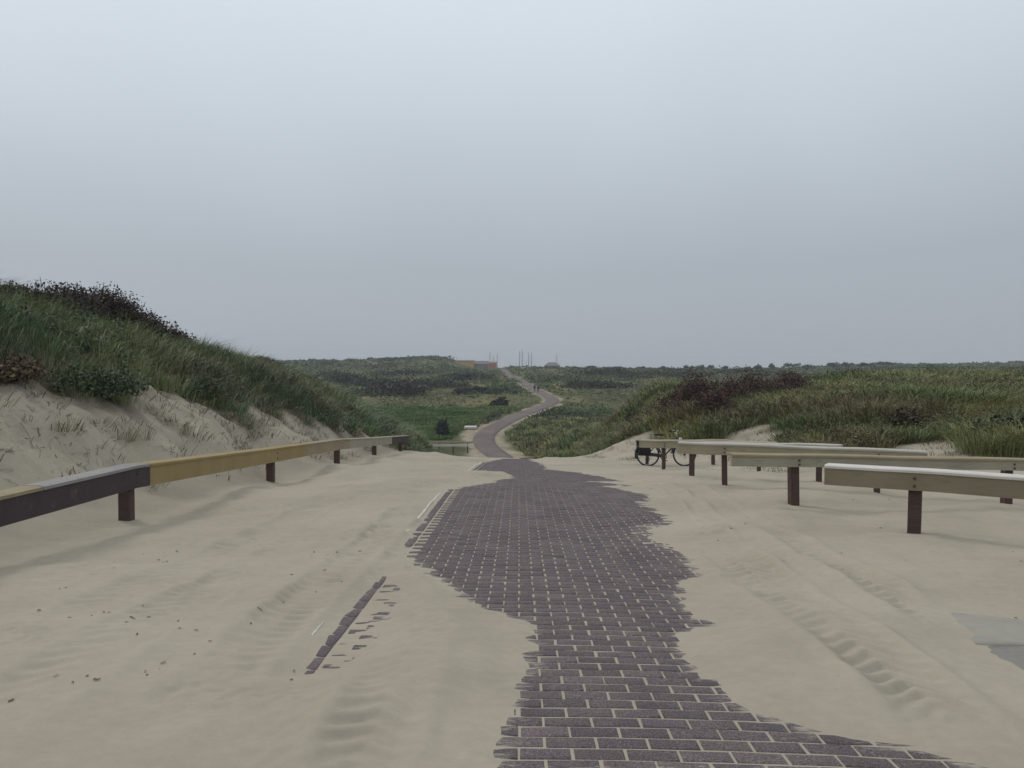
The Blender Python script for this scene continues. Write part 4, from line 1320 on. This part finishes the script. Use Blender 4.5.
house('yellow_house', 'long ochre yellow building on the far left skyline', 456, 473.5, 452, 361.0, 360.0, 7, M_YWALL, M_ROOF, 0)
house('grey_house', 'grey boarded building between the ochre and the red brick ones', 474, 488, 458, 364.0, 360.8, 8, M_GWALL, M_ROOF, 2)
house('red_house', 'small red brick building at the right end of the far row', 488.5, 496.5, 448, 363.2, 361.6, 6, M_RWALL, M_RROOF, 1)
house('grey_barn', 'low grey barn with a broad roof on the skyline right of the masts', 545, 560, 500, 365.6, 362.3, 10, M_GWALL, M_ROOF, 0, hip=2.6)
house('pale_hut', 'tiny pale hut beside the far end of the road', 521, 525.5, 415, 367.6, 366.9, 3, plain('cream_paint', (.55, .5, .40), .7, .2, .05), M_GWALL, 0)

# ------------------------------------------------------------------ ships behind the far dunes
M_HULL = plain('dark_hull', (.05, .05, .055), .5, .3, .2, .4)
M_MAST = plain('mast_wood', (.075, .07, .07), .6, .3, .15)
def ship(label, masts, y):
    ps = [m[0] for m in masts]
    xc = at(sum(ps) / len(ps), y)
    root = tag(empty('sailing_ship', (xc, y, EZ - 11.0)), label, 'ship', 'sailing ships in the harbour')
    ln = 22
    bm = bmesh.new()
    secs = []
    for t, w, zk in ((-1, .9, .6), (-.7, 2.2, .1), (0, 2.8, 0), (.6, 2.2, .1), (.9, 1.0, .5), (1.05, .15, 1.2)):
        xx = t * ln / 2
        secs.append([bm.verts.new(q) for q in ((xx, -w, 1.9 + .25 * abs(t)), (xx, -w * .8, .3 + zk * .3), (xx, 0, -.9 + zk), (xx, w * .8, .3 + zk * .3), (xx, w, 1.9 + .25 * abs(t)))])
    for a, b in zip(secs, secs[1:]):
        for j in range(4): bm.faces.new((a[j], a[j + 1], b[j + 1], b[j]))
        bm.faces.new((a[4], a[0], b[0], b[4]))
    bm.faces.new(secs[0]); bm.faces.new(secs[-1][::-1])
    bm_obj('hull', bm, M_HULL, root)
    for p, vt in masts:
        zt = (VH - vt) / F_PX * y + 11.0
        xm = at(p, y) - xc
        bm = bmesh.new()
        add_tube(bm, (xm, 0, 0), (xm, 0, zt), .34, .16, 8)
        mast = bm_obj('mast', bm, M_MAST, root, True)
        bm = bmesh.new()
        add_tube(bm, (xm, 0, 3.5), (xm - 6.5, 0, 4.2), .22, .16, 6)
        bm_obj('boom', bm, M_MAST, mast)
        bm = bmesh.new()
        for q in (-7, 7): add_tube(bm, (xm, 0, zt * .93), (xm + q * .7, 0, 2.2), .035, n=4)
        bm_obj('rigging', bm, M_MAST, mast)
ship('ship with a tall mast above the red brick building', [(490, 351.5), (493.5, 356)], 720)
ship('ship whose faint mast stands right of the red building', [(497.3, 353.5)], 760)
ship('ship with two close tall masts, left of the middle pair', [(519.6, 350.5), (522.2, 349.5)], 700)
ship('ship with two close masts, right of the tallest masts', [(528.6, 352.5), (531.4, 352.5)], 690)
ship('ship with one faint mast above the low grey barn', [(556.6, 353)], 900)

# ------------------------------------------------------------------ sea air
def haze():
    bm = bmesh.new()
    add_box(bm, (0, 1990, -3.0), (7400, 4160, 58))
    m = bpy.data.materials.new('sea_haze'); m.use_nodes = True
    N, L = m.node_tree.nodes, m.node_tree.links
    N.clear()
    out = N.new('ShaderNodeOutputMaterial'); v = N.new('ShaderNodeVolumePrincipled')
    v.inputs['Color'].default_value = (.86, .90, .95, 1)
    v.inputs['Density'].default_value = .0004
    L.new(v.outputs[0], out.inputs['Volume'])
    o = bm_obj('haze', bm, m)
    tag(o, 'thin grey sea haze over the dunes', 'haze', kind='stuff')
haze()
